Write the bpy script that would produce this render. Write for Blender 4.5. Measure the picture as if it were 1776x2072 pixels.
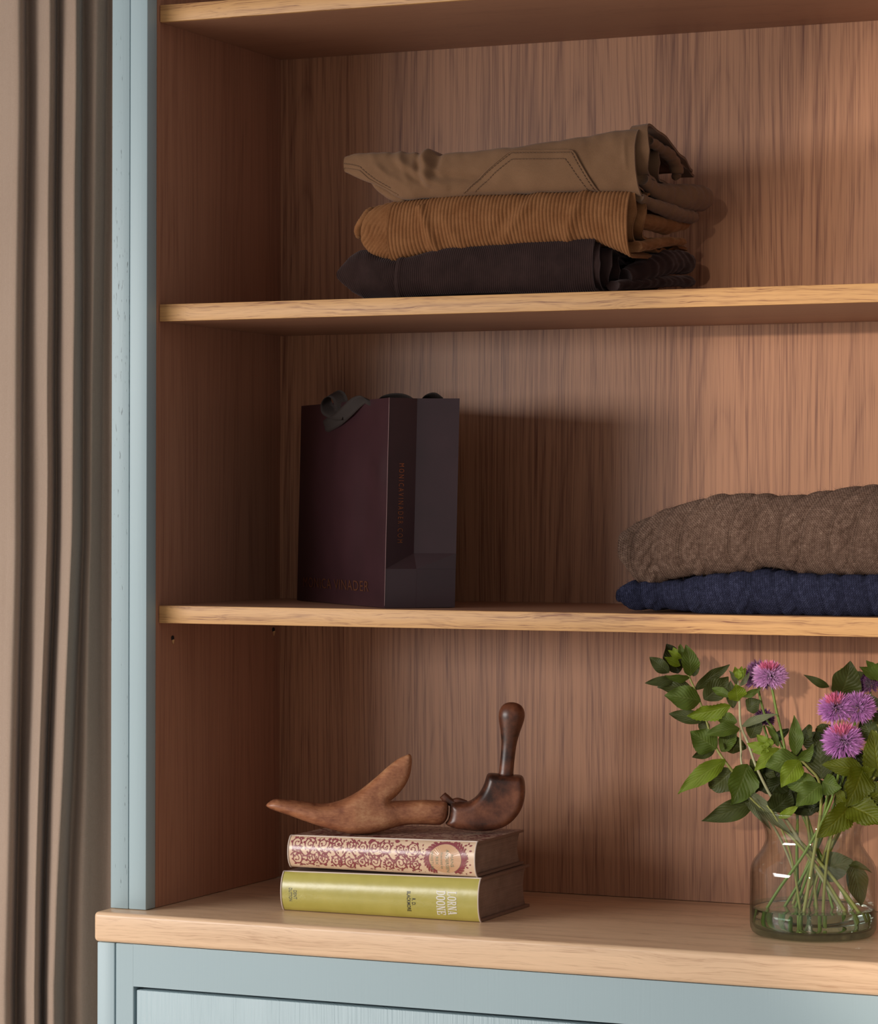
import bpy, bmesh, math, random
import numpy as np
from mathutils import Vector, Matrix
from mathutils.bvhtree import BVHTree
from mathutils.geometry import delaunay_2d_cdt

# ------------------------------------------------------------------ scene, camera, light
for o in list(bpy.data.objects):
    bpy.data.objects.remove(o, do_unlink=True)
scene = bpy.context.scene
COL = scene.collection
vs = scene.view_settings
vs.view_transform = 'Standard'; vs.look = 'None'; vs.gamma = 1.0; vs.use_curve_mapping = False
vs.exposure = 0.10
scene.display_settings.display_device = 'sRGB'

W, H = 1776, 2072
FPX = 5965.9
CAM = np.array([1.5209, -2.7310, 0.42126])
CR = np.array([0.91579, 0.40166, 0.0020]); CU = np.array([-0.00221, 0.00007, 1.0]); CF = np.array([-0.40166, 0.91579, -0.00096])
cam_data = bpy.data.cameras.new('camera')
cam_data.sensor_fit = 'HORIZONTAL'; cam_data.sensor_width = 36.0
cam_data.lens = FPX / W * 36.0
cam_data.clip_start = 0.05; cam_data.clip_end = 50
cam = bpy.data.objects.new('camera', cam_data)
COL.objects.link(cam)
_m = Matrix(((CR[0], CU[0], -CF[0], CAM[0]), (CR[1], CU[1], -CF[1], CAM[1]), (CR[2], CU[2], -CF[2], CAM[2]), (0, 0, 0, 1)))
cam.matrix_world = _m
cam_data.dof.use_dof = False
cam_data.dof.focus_distance = 2.93
cam_data.dof.aperture_fstop = 22.0
scene.camera = cam

def aim(o, tgt):
    d = Vector(tgt) - o.location
    o.rotation_euler = d.to_track_quat('-Z', 'Y').to_euler()

world = bpy.data.worlds.new('room_air'); scene.world = world
world.use_nodes = True
bg = world.node_tree.nodes['Background']
bg.inputs[0].default_value = (1.0, 0.95, 0.93, 1)
bg.inputs[1].default_value = 0.34

def area(name, loc, tgt, sx, sy, power, col):
    l = bpy.data.lights.new(name, 'AREA'); l.shape = 'RECTANGLE'; l.size = sx; l.size_y = sy
    l.energy = power; l.color = col
    o = bpy.data.objects.new(name, l); COL.objects.link(o); o.location = loc; aim(o, tgt)
    return o
# daylight from the tall window on the left of the room
area('window_daylight', (-2.15, -2.75, .60), (-1.15, -1.45, -2.9), 2.4, 1.25, 162.0, (1.0, 0.97, 0.935))
# compact lamp far behind the camera, reaching the right of the bookcase
sl = bpy.data.lights.new('room_spotlight', 'SPOT'); sl.energy = 455.0; sl.color = (1.0, 0.86, 0.72)
sl.shadow_soft_size = 0.035; sl.spot_size = math.radians(17.4); sl.spot_blend = 0.28
so = bpy.data.objects.new('room_spotlight', sl); COL.objects.link(so); so.location = (1.55, -5.0, 0.83); aim(so, (1.25, 0.284, 0.42))

# ------------------------------------------------------------------ helpers
def at(px, py, Y):
    """world point on the plane of depth Y for a sight line of the photograph"""
    d = CF + CR * ((px - 888) / FPX) + CU * ((1036 - py) / FPX)
    return CAM + d * ((Y - CAM[1]) / d[1])

def atz(px, py, Z):
    d = CF + CR * ((px - 888) / FPX) + CU * ((1036 - py) / FPX)
    return CAM + d * ((Z - CAM[2]) / d[2])

def lin(h):
    h = h.lstrip('#'); out = []
    for i in (0, 2, 4):
        c = int(h[i:i + 2], 16) / 255
        out.append(c / 12.92 if c <= 0.04045 else ((c + 0.055) / 1.055) ** 2.4)
    return tuple(out)

def tag(o, label=None, cat=None, group=None, kind=None):
    if label: o['label'] = label
    if cat: o['category'] = cat
    if group: o['group'] = group
    if kind: o['kind'] = kind
    return o

ORG = {}
def thing(name, label, cat, loc, group=None):
    o = bpy.data.objects.new(name, None); COL.objects.link(o)
    o.empty_display_size = 0.02
    o.location = loc; ORG[o] = np.array(loc, float)
    return tag(o, label, cat, group)

def add(name, V, F, mat, parent=None, smooth=True, uv=None, loc=None, label=None, kind=None, angle=None):
    """one mesh object from world-space vertices"""
    V = np.asarray(V, float)
    org = ORG[parent] if parent is not None else np.array(loc if loc is not None else (0, 0, 0), float)
    me = bpy.data.meshes.new(name)
    if isinstance(F, np.ndarray): F = F.tolist()
    me.from_pydata((V - org).tolist(), [], F)
    me.update()
    if uv is not None:
        l = me.uv_layers.new(name='UVMap')
        idx = np.empty(len(me.loops), dtype=np.int64); me.loops.foreach_get('vertex_index', idx)
        l.data.foreach_set('uv', np.asarray(uv, float)[idx].ravel())
    if mat is not None: me.materials.append(mat)
    if smooth:
        me.polygons.foreach_set('use_smooth', [True] * len(me.polygons))
        if angle: me.set_sharp_from_angle(angle=math.radians(angle))
    o = bpy.data.objects.new(name, me); COL.objects.link(o)
    if parent is not None:
        o.parent = parent
    else:
        o.location = org
    ORG[o] = org
    if label: o['label'] = label
    if kind: o['kind'] = kind
    return o

def add_bm(name, bm, mat, parent=None, smooth=False, angle=35, **k):
    bm.verts.ensure_lookup_table(); bm.verts.index_update()
    V = [tuple(v.co) for v in bm.verts]; F = [[v.index for v in f.verts] for f in bm.faces]
    bm.free()
    return add(name, V, F, mat, parent, smooth=smooth, angle=angle if smooth else None, **k)

def bm_box(bm, x0, x1, y0, y1, z0, z1, bevel=0.0, seg=2):
    r = bmesh.ops.create_cube(bm, size=1.0)
    vsx = r['verts']
    for v in vsx:
        v.co = Vector((x0 + (v.co.x + .5) * (x1 - x0), y0 + (v.co.y + .5) * (y1 - y0), z0 + (v.co.z + .5) * (z1 - z0)))
    if bevel > 0:
        es = list({e for v in vsx for e in v.link_edges})
        bmesh.ops.bevel(bm, geom=es, offset=bevel, segments=seg, profile=0.5, affect='EDGES')
    return bm

def box(name, x0, x1, y0, y1, z0, z1, mat, parent=None, bevel=0.0, seg=2, **k):
    bm = bm_box(bmesh.new(), x0, x1, y0, y1, z0, z1, bevel, seg)
    return add_bm(name, bm, mat, parent, smooth=bevel > 0, **k)

def grid_faces(n, m, off=0, flip=False, wrap_m=False):
    i = np.arange(n - 1)[:, None]; j = np.arange(m if wrap_m else m - 1)[None, :]
    j2 = (j + 1) % m
    a = i * m + j; b = i * m + j2; c = (i + 1) * m + j2; d = (i + 1) * m + j
    a, b, c, d = [np.broadcast_to(q, (n - 1, j.shape[1])).ravel() + off for q in (a, b, c, d)]
    return np.stack([a, d, c, b] if flip else [a, b, c, d], 1)

# smooth value noise, vectorised
def _h(ix, iy, iz, seed):
    n = (ix.astype(np.int64) * 374761393 + iy.astype(np.int64) * 668265263 + iz.astype(np.int64) * 2147483647 + seed * 974711) & 0xffffffff
    n = ((n ^ (n >> 13)) * 1274126177) & 0xffffffff
    n = ((n ^ (n >> 16)) * 2246822519) & 0xffffffff
    return ((n ^ (n >> 15)) & 0xffff) / 65535.0
def noise(x, y, z=0.0, seed=1):
    x, y, z = np.broadcast_arrays(np.asarray(x, float), np.asarray(y, float), np.asarray(z, float))
    ix, iy, iz = np.floor(x), np.floor(y), np.floor(z)
    fx, fy, fz = x - ix, y - iy, z - iz
    sx, sy, sz = [f * f * f * (f * (f * 6 - 15) + 10) for f in (fx, fy, fz)]
    o = 0
    for dx in (0, 1):
        for dy in (0, 1):
            for dz in (0, 1):
                o = o + _h(ix + dx, iy + dy, iz + dz, seed) * (sx if dx else 1 - sx) * (sy if dy else 1 - sy) * (sz if dz else 1 - sz)
    return o * 2 - 1
def fbm(x, y, z=0.0, seed=1, oct=3):
    s = 0; a = 1.0
    for k in range(oct):
        s = s + a * noise(np.asarray(x) * 2 ** k, np.asarray(y) * 2 ** k, np.asarray(z) * 2 ** k, seed + k * 7); a *= .5
    return s
def interp(pts, x, sm=True):
    """smooth interpolation through (x, value) pairs"""
    p = np.array(sorted(pts), float); x = np.asarray(x, float)
    v = np.interp(x, p[:, 0], p[:, 1])
    if sm and len(p) > 2:
        d = (p[-1, 0] - p[0, 0]) / 90
        v = sum(np.interp(x + k * d, p[:, 0], p[:, 1]) for k in (-2, -1, 0, 1, 2)) / 5
    return v

def resample(P, n):
    P = np.asarray(P, float); d = np.r_[0, np.cumsum(np.linalg.norm(np.diff(P, axis=0), axis=1))]
    t = np.linspace(0, d[-1], n)
    return np.stack([np.interp(t, d, P[:, k]) for k in range(P.shape[1])], 1)
def catmull(P, n):
    P = np.asarray(P, float)
    if len(P) < 3: return resample(P, n)
    Q = np.vstack([2 * P[0] - P[1], P, 2 * P[-1] - P[-2]]); out = []
    for k in range(len(P) - 1):
        p0, p1, p2, p3 = Q[k:k + 4]
        for t in np.linspace(0, 1, 12, endpoint=False):
            out.append(.5 * (2 * p1 + (p2 - p0) * t + (2 * p0 - 5 * p1 + 4 * p2 - p3) * t * t + (3 * p1 - p0 - 3 * p2 + p3) * t ** 3))
    out.append(P[-1])
    return resample(out, n)

def tube(P, rad, n=24, m=10, squash=1.0, up=(0, 0, 1), closed=True, disp=None, smooth_path=True):
    """round tube along a path; rad: number or list of radii"""
    C = catmull(P, n) if smooth_path else resample(P, n)
    rad = np.interp(np.linspace(0, 1, n), np.linspace(0, 1, len(np.atleast_1d(rad))), np.atleast_1d(rad))
    T = np.gradient(C, axis=0); T /= np.linalg.norm(T, axis=1)[:, None] + 1e-12
    A = np.cross(T, np.array(up, float)); A /= np.linalg.norm(A, axis=1)[:, None] + 1e-9
    B = np.cross(A, T)
    th = np.linspace(0, 2 * math.pi, m, endpoint=False)
    N = A[:, None, :] * np.cos(th)[None, :, None] + B[:, None, :] * np.sin(th)[None, :, None] * squash
    V = C[:, None, :] + N * rad[:, None, None]
    if disp is not None:
        V = V + N * disp(V)[..., None]
    F = grid_faces(n, m, wrap_m=True).tolist()
    V = V.reshape(-1, 3)
    if closed:
        F.append(list(range(m))); F.append(list(range((n - 1) * m, n * m))[::-1])
    return V, F

def merge(*ms):
    Vs, Fs, off = [], [], 0
    for V, F in ms:
        Vs.append(np.asarray(V)); Fs += [[q + off for q in f] for f in (F.tolist() if isinstance(F, np.ndarray) else F)]; off += len(V)
    return np.vstack(Vs), Fs

def lathe(profile, c, n=64, wrap=False):
    """profile: (radius, z) pairs around a vertical axis through c"""
    p = np.asarray(profile, float); th = np.linspace(0, 2 * math.pi, n, endpoint=False)
    V = np.stack([c[0] + p[:, None, 0] * np.cos(th), c[1] + p[:, None, 0] * np.sin(th), c[2] + np.repeat(p[:, 1:2], n, 1)], -1)
    F = grid_faces(len(p), n, wrap_m=True, flip=False).tolist()
    if wrap:
        k = (len(p) - 1) * n
        F += [[k + j, k + (j + 1) % n, (j + 1) % n, j] for j in range(n)]
    return V.reshape(-1, 3), F

def inflate(poly, step, thick, rr, y0, power=2.0, wmap=None):
    """solid of a side silhouette given as (x,z); thickness rises from the outline inwards"""
    P = np.asarray(poly, float)
    B = []
    for k in range(len(P)):
        a, b = P[k], P[(k + 1) % len(P)]; n = max(1, int(np.linalg.norm(b - a) / step + .5))
        B += [a + (b - a) * t for t in np.arange(n) / n]
    B = np.array(B); nb = len(B)
    def dist(Q):
        a = B; b = np.roll(B, -1, 0); d = b - a
        t = np.clip(((Q[:, None, :] - a) * d).sum(-1) / ((d * d).sum(-1) + 1e-15), 0, 1)
        return np.linalg.norm(Q[:, None, :] - (a + d * t[..., None]), axis=-1).min(1)
    def inside(Q):
        a = B; b = np.roll(B, -1, 0)
        c = ((a[:, 1] > Q[:, None, 1]) != (b[:, 1] > Q[:, None, 1])) & (Q[:, None, 0] < (b[:, 0] - a[:, 0]) * (Q[:, None, 1] - a[:, 1]) / (b[:, 1] - a[:, 1] + 1e-15) + a[:, 0])
        return c.sum(1) % 2 == 1
    gx, gz = np.meshgrid(np.arange(P[:, 0].min(), P[:, 0].max(), step), np.arange(P[:, 1].min(), P[:, 1].max(), step))
    gx[1::2] += step / 2
    G = np.stack([gx.ravel(), gz.ravel()], 1); G = G[inside(G)]; G = G[dist(G) > step * .45]
    # extra rings close to the outline keep the rounding smooth
    A = np.vstack([B, G])
    r = delaunay_2d_cdt([Vector(q) for q in A], [(k, (k + 1) % nb) for k in range(nb)], [list(range(nb))], 1, 1e-7)
    Q = np.array([tuple(v) for v in r[0]]); T = [list(f) for f in r[2]]
    d = dist(Q); d[d < step * .05] = 0
    t = thick * (1 - (1 - np.minimum(d / rr, 1)) ** power) ** (1 / power)
    if wmap is not None: t = t * wmap(Q[:, 0], Q[:, 1])
    n = len(Q)
    V = np.vstack([np.stack([Q[:, 0], y0 - t, Q[:, 1]], 1), np.stack([Q[:, 0], y0 + t, Q[:, 1]], 1)])
    rim = t <= 0
    mp = np.arange(2 * n); mp[n:][rim] = np.arange(n)[rim]
    F = T + [[int(mp[q + n]) for q in f[::-1]] for f in T]
    # orientation: front faces look to -y
    a, b, c = [V[F[0][k]] for k in range(3)]
    if np.cross(b - a, c - a)[1] > 0: F = [f[::-1] for f in F]
    return V, F

# ------------------------------------------------------------------ materials
class NT:
    def __init__(s, name):
        s.m = bpy.data.materials.new(name); s.m.use_nodes = True
        s.t = s.m.node_tree; s.b = s.t.nodes['Principled BSDF']
    def n(s, typ, **k):
        nd = s.t.nodes.new(typ)
        for a, v in k.items():
            if a == 'ins':
                for q, w in v.items():
                    if hasattr(w, 'node'): s.t.links.new(w, nd.inputs[q])
                    else: nd.inputs[q].default_value = w
            else: setattr(nd, a, v)
        return nd
    def math(s, op, a, b=None, c=None, clamp=False):
        nd = s.t.nodes.new('ShaderNodeMath'); nd.operation = op; nd.use_clamp = clamp
        for i, w in enumerate((a, b, c)):
            if w is None: continue
            if hasattr(w, 'node'): s.t.links.new(w, nd.inputs[i])
            else: nd.inputs[i].default_value = w
        return nd.outputs[0]
    def xyz(s, x, y, z):
        return s.n('ShaderNodeCombineXYZ', ins={0: x, 1: y, 2: z}).outputs[0]
    def noise(s, vec, scale, detail=2.0, rough=.5, dist=0.0):
        return s.n('ShaderNodeTexNoise', ins={'Vector': vec, 'Scale': scale, 'Detail': detail, 'Roughness': rough, 'Distortion': dist}).outputs[0]
    def ramp(s, fac, stops):
        nd = s.n('ShaderNodeValToRGB', ins={0: fac}); cr = nd.color_ramp
        while len(cr.elements) < len(stops): cr.elements.new(.5)
        for e, (p, c) in zip(cr.elements, stops):
            e.position = p; e.color = (*c, 1) if len(c) == 3 else c
        return nd.outputs[0]
    def mix(s, fac, a, b, mode='MIX'):
        nd = s.n('ShaderNodeMix', data_type='RGBA', blend_type=mode)
        for i, w in ((0, fac), (6, a), (7, b)):
            if hasattr(w, 'node'): s.t.links.new(w, nd.inputs[i])
            elif isinstance(w, (int, float)): nd.inputs[i].default_value = w
            else: nd.inputs[i].default_value = (*w[:3], 1)
        return nd.outputs[2]
    def bump(s, h, strength=.3, dist=.001):
        o = s.n('ShaderNodeBump', ins={'Strength': strength, 'Distance': dist, 'Height': h}).outputs[0]
        s.t.links.new(o, s.b.inputs['Normal']); return o
    def set(s, **k):
        for a, v in k.items():
            a = a.replace('_', ' ')
            if hasattr(v, 'node'): s.t.links.new(v, s.b.inputs[a])
            else:
                if isinstance(v, tuple) and len(v) == 3: v = (*v, 1)
                s.b.inputs[a].default_value = v
        return s
    def obj(s): return s.n('ShaderNodeTexCoord').outputs['Object']
    def uv(s): return s.n('ShaderNodeTexCoord').outputs['UV']
    def sep(s, v):
        nd = s.n('ShaderNodeSeparateXYZ', ins={0: v}); return nd.outputs[0], nd.outputs[1], nd.outputs[2]

def plain(name, col, rough=.5, **k):
    t = NT(name); t.set(Base_Color=col, Roughness=rough, **k); return t.m

def oak(name, across, along, light, dark, leaf=.165, ring=.0062, rough=.42, contrast=1.0, slope=.05, shift=0.0, spec=.35):
    """sliced oak veneer: rings cut through a trunk, straight at the leaf edges, arched at the middle"""
    t = NT(name); c = t.sep(t.obj()); ax = {'X': c[0], 'Y': c[1], 'Z': c[2]}
    u = t.math('ADD', ax[across], 5.0 + shift); v = ax[along]
    w1 = t.noise(t.xyz(t.math('MULTIPLY', u, 7.0), t.math('MULTIPLY', v, 1.3), 0.0), 1.0, 2.0)
    w2 = t.noise(t.xyz(t.math('MULTIPLY', u, 30.0), t.math('MULTIPLY', v, 3.2), 3.0), 1.0, 1.0)
    uw = t.math('ADD', t.math('ADD', u, t.math('MULTIPLY', t.math('SUBTRACT', w1, .5), .016)), t.math('MULTIPLY', t.math('SUBTRACT', w2, .5), .0010))
    q = t.math('DIVIDE', uw, leaf); cell = t.math('FLOOR', q)
    x = t.math('MULTIPLY', t.math('SUBTRACT', t.math('SUBTRACT', q, cell), .5), leaf)
    off = t.math('MULTIPLY', t.math('SINE', t.math('MULTIPLY', cell, 12.9898)), .03)
    d = t.math('ADD', t.math('MULTIPLY', v, slope), off)
    r = t.math('SQRT', t.math('ADD', t.math('MULTIPLY', x, x), t.math('MULTIPLY', d, d)))
    ph = t.math('DIVIDE', r, ring)
    s = t.math('FRACT', t.math('ADD', ph, t.math('MULTIPLY', w1, 2.0)))
    s = t.math('POWER', t.math('ABSOLUTE', t.math('SUBTRACT', t.math('MULTIPLY', s, 2.0), 1.0)), 3.0)
    def streak(fu, fv, zo, det=2.0, rg=.5):
        return t.noise(t.xyz(t.math('MULTIPLY', uw, fu), t.math('MULTIPLY', v, fv), zo), 1.0, det, rg)
    st = streak(290.0, 1.8, 1.0, 2.0, .6)          # lines some 5 mm apart
    st2 = streak(38.0, .8, 7.0, 2.0, .5)            # broad tone bands
    fine = streak(700.0, 9.0, 2.0, 2.0, .6)         # fibre
    pore = streak(1300.0, 22.0, 4.0, 1.0, .5)
    lines = t.n('ShaderNodeMapRange', ins={0: t.math('ABSOLUTE', t.math('SUBTRACT', st, .5)), 1: .085, 2: .0}).outputs[0]
    pk = t.n('ShaderNodeMapRange', ins={0: pore, 1: .56, 2: .72}).outputs[0]
    f = t.math('ADD', t.math('MULTIPLY', s, .20 * contrast), t.math('MULTIPLY', lines, .15 * contrast))
    f = t.math('ADD', f, t.math('MULTIPLY', t.math('SUBTRACT', st, .5), 1.25 * contrast))
    f = t.math('ADD', f, t.math('MULTIPLY', t.math('SUBTRACT', st2, .5), 1.0 * contrast))
    f = t.math('ADD', f, t.math('MULTIPLY', t.math('SUBTRACT', fine, .5), 1.1 * contrast))
    f = t.math('ADD', f, t.math('MULTIPLY', pk, .20 * contrast))
    f = t.math('ADD', f, .30, clamp=True)
    mid = tuple(a * .5 + b * .5 for a, b in zip(light, dark))
    col = t.ramp(f, [(0.05, tuple(min(1, a * 1.10) for a in light)), (.38, light), (.68, mid), (1.0, dark)])
    t.set(Base_Color=col, Roughness=rough, Specular_IOR_Level=spec)
    t.bump(t.math('ADD', fine, st), .10, .0004)
    return t.m

def solid_oak(name, light, dark, rough=.4, contrast=1.0, coarse=1.0, along='X', bump=.12, spec=.4):
    """long-grain solid oak with dark pore flecks running along the board"""
    t = NT(name); c = t.sep(t.obj()); ax = {'X': c[0], 'Y': c[1], 'Z': c[2]}
    v = ax[along]; o1, o2 = [ax[k] for k in 'XYZ' if k != along]
    sway = t.noise(t.xyz(t.math('MULTIPLY', v, 9.0), t.math('MULTIPLY', o2, 26.0), t.math('MULTIPLY', o1, 14.0)), 1.0, 2.0)
    a = t.math('ADD', o2, t.math('MULTIPLY', t.math('SUBTRACT', sway, .5), .018 * coarse))
    b = t.math('ADD', o1, t.math('MULTIPLY', t.math('SUBTRACT', sway, .5), .02 * coarse))
    band = t.noise(t.xyz(t.math('MULTIPLY', v, 3.0), t.math('MULTIPLY', a, 150 / coarse), t.math('MULTIPLY', b, 60 / coarse)), 1.0, 3.0, .55)
    fleck = t.noise(t.xyz(t.math('MULTIPLY', v, 26.0), t.math('MULTIPLY', a, 900 / coarse), t.math('MULTIPLY', b, 420 / coarse)), 1.0, 2.0, .6)
    fk = t.n('ShaderNodeMapRange', ins={0: fleck, 1: .50, 2: .72}).outputs[0]
    f = t.math('ADD', t.math('MULTIPLY', t.math('SUBTRACT', band, .5), 1.5 * contrast), .35)
    f = t.math('ADD', f, t.math('MULTIPLY', fk, .42 * contrast), clamp=True)
    mid = tuple(p * .6 + q * .4 for p, q in zip(light, dark))
    col = t.ramp(f, [(0.0, tuple(min(1, p * 1.08) for p in light)), (.4, light), (.7, mid), (1.0, dark)])
    t.set(Base_Color=col, Roughness=rough, Specular_IOR_Level=spec)
    t.bump(t.math('SUBTRACT', 1.0, fk), bump, .0004)
    return t.m

def paint(name, col, grain=.35, pores=0.0, along='Z', fleck=None):
    t = NT(name); c = t.sep(t.obj()); ax = {'X': c[0], 'Y': c[1], 'Z': c[2]}
    v = ax[along]; o1, o2 = [ax[k] for k in 'XYZ' if k != along]
    sw = t.noise(t.xyz(t.math('MULTIPLY', o1, 18.), t.math('MULTIPLY', v, 2.0), 0.0), 1.0, 1.0)
    u = t.math('ADD', t.math('ADD', o1, o2), t.math('MULTIPLY', sw, .02))
    g = t.noise(t.xyz(t.math('MULTIPLY', u, 380.0), t.math('MULTIPLY', v, 5.0), 0.0), 1.0, 3.0, .6)
    cl = t.noise(t.obj(), 6.0, 2.0)
    base = t.mix(cl, tuple(q * .97 for q in col), tuple(min(1, q * 1.03) for q in col))
    if pores > 0:
        pr = t.noise(t.xyz(t.math('MULTIPLY', u, 520.0), t.math('MULTIPLY', v, 60.0), 4.0), 1.0, 2.0, .7)
        zone = t.noise(t.xyz(t.math('MULTIPLY', u, 130.0), t.math('MULTIPLY', v, 2.5), 9.0), 1.0, 1.0)
        k = t.n('ShaderNodeMapRange', ins={0: t.math('ADD', pr, t.math('MULTIPLY', zone, .35)), 1: .83, 2: .88}).outputs[0]
        base = t.mix(t.math('MULTIPLY', k, pores), base, fleck or tuple(q * .22 for q in col))
    t.set(Base_Color=base, Roughness=.42, Specular_IOR_Level=.4)
    t.bump(g, grain, .0012)
    return t.m

def cloth(name, c1, c2, scale=900.0, bump=.25, sheen=.25, rough=.9, wear=None):
    t = NT(name); ob = t.obj(); x, y, z = t.sep(ob)
    n1 = t.noise(ob, 30.0, 3.0); n2 = t.noise(ob, scale, 2.0, .6)
    tw = t.math('SINE', t.math('MULTIPLY', t.math('ADD', x, t.math('MULTIPLY', z, 1.6)), scale * 3.0))
    f = t.math('ADD', t.math('MULTIPLY', n1, .65), t.math('MULTIPLY', n2, .35))
    col = t.ramp(f, [(.3, c2), (.7, c1)])
    t.set(Base_Color=col, Roughness=rough, Specular_IOR_Level=.15, Sheen_Weight=sheen, Sheen_Roughness=.5)
    t.bump(t.math('ADD', n2, t.math('MULTIPLY', tw, .25)), bump, .0006)
    return t.m

M = {}
M['veneer'] = oak('back_veneer', 'X', 'Z', (.425, .205, .110), (.160, .057, .033))
M['veneer_side'] = oak('side_veneer', 'Y', 'Z', (.41, .20, .122), (.21, .08, .05), contrast=.7, ring=.008)
M['veneer_shelf'] = solid_oak('shelf_veneer', (.37, .185, .112), (.21, .088, .052), rough=.42, contrast=.55, coarse=2.0, bump=.05)
M['lipping'] = solid_oak('shelf_lipping', (.56, .305, .118), (.21, .076, .029), rough=.45, contrast=1.35, coarse=.75)
M['worktop'] = solid_oak('worktop_oak', (.72, .485, .305), (.42, .235, .130), rough=.34, contrast=1.0, coarse=.8, bump=.06)
BLUE = (.345, .450, .488)
M['paint'] = paint('blue_paint', BLUE, .10, 0.0)
M['paint_pores'] = paint('blue_paint_open_grain', tuple(q * .93 for q in BLUE), .12, .75)
M['paint_door'] = paint('blue_paint_door', BLUE, .55, 0.0)
M['dark'] = plain('interior_shade_black', (.012, .011, .012), .8)  # near-black puts the shade of gaps and holes into the colour
M['wallp'] = plain('wall_plaster', (.55, .50, .45), .9)
M['floorp'] = plain('floor_boards', (.56, .50, .44), .6)  # pale tone chosen so the unseen floor bounces light onto the cabinet

# ------------------------------------------------------------------ the room
D = 0.2841
FZ = -0.86
o = box('wall_back', -3.2, 3.2, 0.345, 0.445, FZ, 1.9, M['wallp']); tag(o, 'plain plaster wall behind the bookcase and curtain', None, None, 'structure')
o = box('floor', -3.2, 3.2, -3.6, 0.345, FZ - .05, FZ, M['floorp']); tag(o, 'pale unseen floor under the cabinet that bounces light up', None, None, 'structure')

# ------------------------------------------------------------------ bookcase standing on the worktop
XR = 1.36           # inner face of the far side
TOP = 1.40
Z1B, Z1T = 0.9345, 0.9525
Z2B, Z2T = 0.6188, 0.6367
Z3B, Z3T = 0.3005, 0.3190
bc = thing('bookcase', 'open oak bookcase with blue painted uprights above the worktop', 'bookcase', (0, 0, 0.0006))
Zb = .0006
box('end_panel', -.0424, -.0212, -.0257, .300, Zb, TOP, M['paint_pores'], bc, .0009, 2)
box('stile', -.0205, 0, -.0257, -.0052, Zb, TOP, M['paint'], bc, .0008, 2)
box('side_panel', -.0205, 0, -.0050, D, Zb, TOP, M['veneer_side'], bc)
box('back_panel', -.0205, XR + .02, D + .0002, D + .008, Zb, TOP, M['veneer'], bc)
box('side_panel', XR, XR + .0205, -.0050, D, Zb, TOP, M['veneer_side'], bc)
box('stile', XR, XR + .0205, -.0257, -.0052, Zb, TOP, M['paint'], bc, .0008, 2)
box('end_panel', XR + .0212, XR + .0424, -.0257, .300, Zb, TOP, M['paint_pores'], bc, .0009, 2)
box('top_panel', -.0424, XR + .0424, -.0257, .300, TOP + .0002, TOP + .022, M['paint'], bc, .0009, 2)
for zb_, zt_ in ((Z1B, Z1T), (Z2B, Z2T), (Z3B, Z3T)):
    sh = box('shelf', .0006, XR - .0006, .0062, D - .0006, zb_, zt_, M['veneer_shelf'], bc)
    box('lipping', .0006, XR - .0006, 0, .0061, zb_, zt_, M['lipping'], sh, .0006, 2, label='golden solid oak front edge')
# shelf support holes: near-black discs paint the shade inside, splinter as chipped rim
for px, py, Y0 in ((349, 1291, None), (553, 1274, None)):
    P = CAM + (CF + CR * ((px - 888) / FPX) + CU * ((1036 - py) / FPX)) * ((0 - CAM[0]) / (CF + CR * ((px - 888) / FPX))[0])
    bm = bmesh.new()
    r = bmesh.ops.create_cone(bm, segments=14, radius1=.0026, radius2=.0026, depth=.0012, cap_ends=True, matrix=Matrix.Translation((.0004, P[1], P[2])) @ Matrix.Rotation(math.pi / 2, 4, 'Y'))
    pn = add_bm('pin_hole_shade', bm, M['dark'], bc, smooth=True)
    bm = bmesh.new()
    r = bmesh.ops.create_cone(bm, segments=5, radius1=.0022, radius2=.0005, depth=.0052, cap_ends=True, matrix=Matrix.Translation((.0007, P[1] + .0006, P[2] - .0042)) @ Matrix.Rotation(math.pi, 4, 'X'))
    add_bm('splinter', bm, M['lipping'], pn)

# ------------------------------------------------------------------ worktop
WF = -.0545
bm = bm_box(bmesh.new(), -.0462, XR + .05, WF, .305, -.0312, 0.0)
bm.edges.ensure_lookup_table()
ed = []
for e in bm.edges:
    a, b = e.verts[0].co, e.verts[1].co
    fr = a.y < WF + .001 and b.y < WF + .001
    lf = (a.x < 0 and b.x < 0) or (a.x > 1 and b.x > 1)
    if fr or (lf and abs(a.z - b.z) < 1e-6): ed.append(e)
bmesh.ops.bevel(bm, geom=ed, offset=.0046, segments=5, profile=.5, affect='EDGES')
o = add_bm('worktop', bm, M['worktop'], None, smooth=True, angle=40, loc=(0, 0, -.0312)); tag(o, 'pale oak worktop with rounded front edge between bookcase and cabinet', 'worktop')

# ------------------------------------------------------------------ base cabinet
BF = -.0505
zt = -.0318
cb = thing('base_cabinet', 'pale blue painted base cabinet with inset door below the worktop', 'cabinet', (0, 0, FZ))
box('end_panel', -.0440, -.0232, BF, .295, FZ, zt, M['paint'], cb, .0012, 2)
bm = bmesh.new()
OX0, OX1, OZ1, OZ0 = -.0005, 1.05, -.0757, FZ + .14
bm_box(bm, -.0216, OX0, BF, BF + .022, FZ, zt, .0006, 1)
bm_box(bm, OX0 - .0004, OX1 + .0004, BF, BF + .022, OZ1, zt)
bm_box(bm, OX0 - .0004, OX1 + .0004, BF, BF + .022, FZ, OZ0)
bm_box(bm, OX1, OX1 + .06, BF, BF + .022, FZ, zt)
bm_box(bm, OX1 + .0596, XR + .04, BF, BF + .022, OZ1, zt)
bm_box(bm, OX1 + .0596, XR + .04, BF, BF + .022, FZ, OZ0)
bm_box(bm, XR - .001, XR + .0404, BF, BF + .022, FZ, zt)
add_bm('face_frame', bm, M['paint'], cb)
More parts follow.
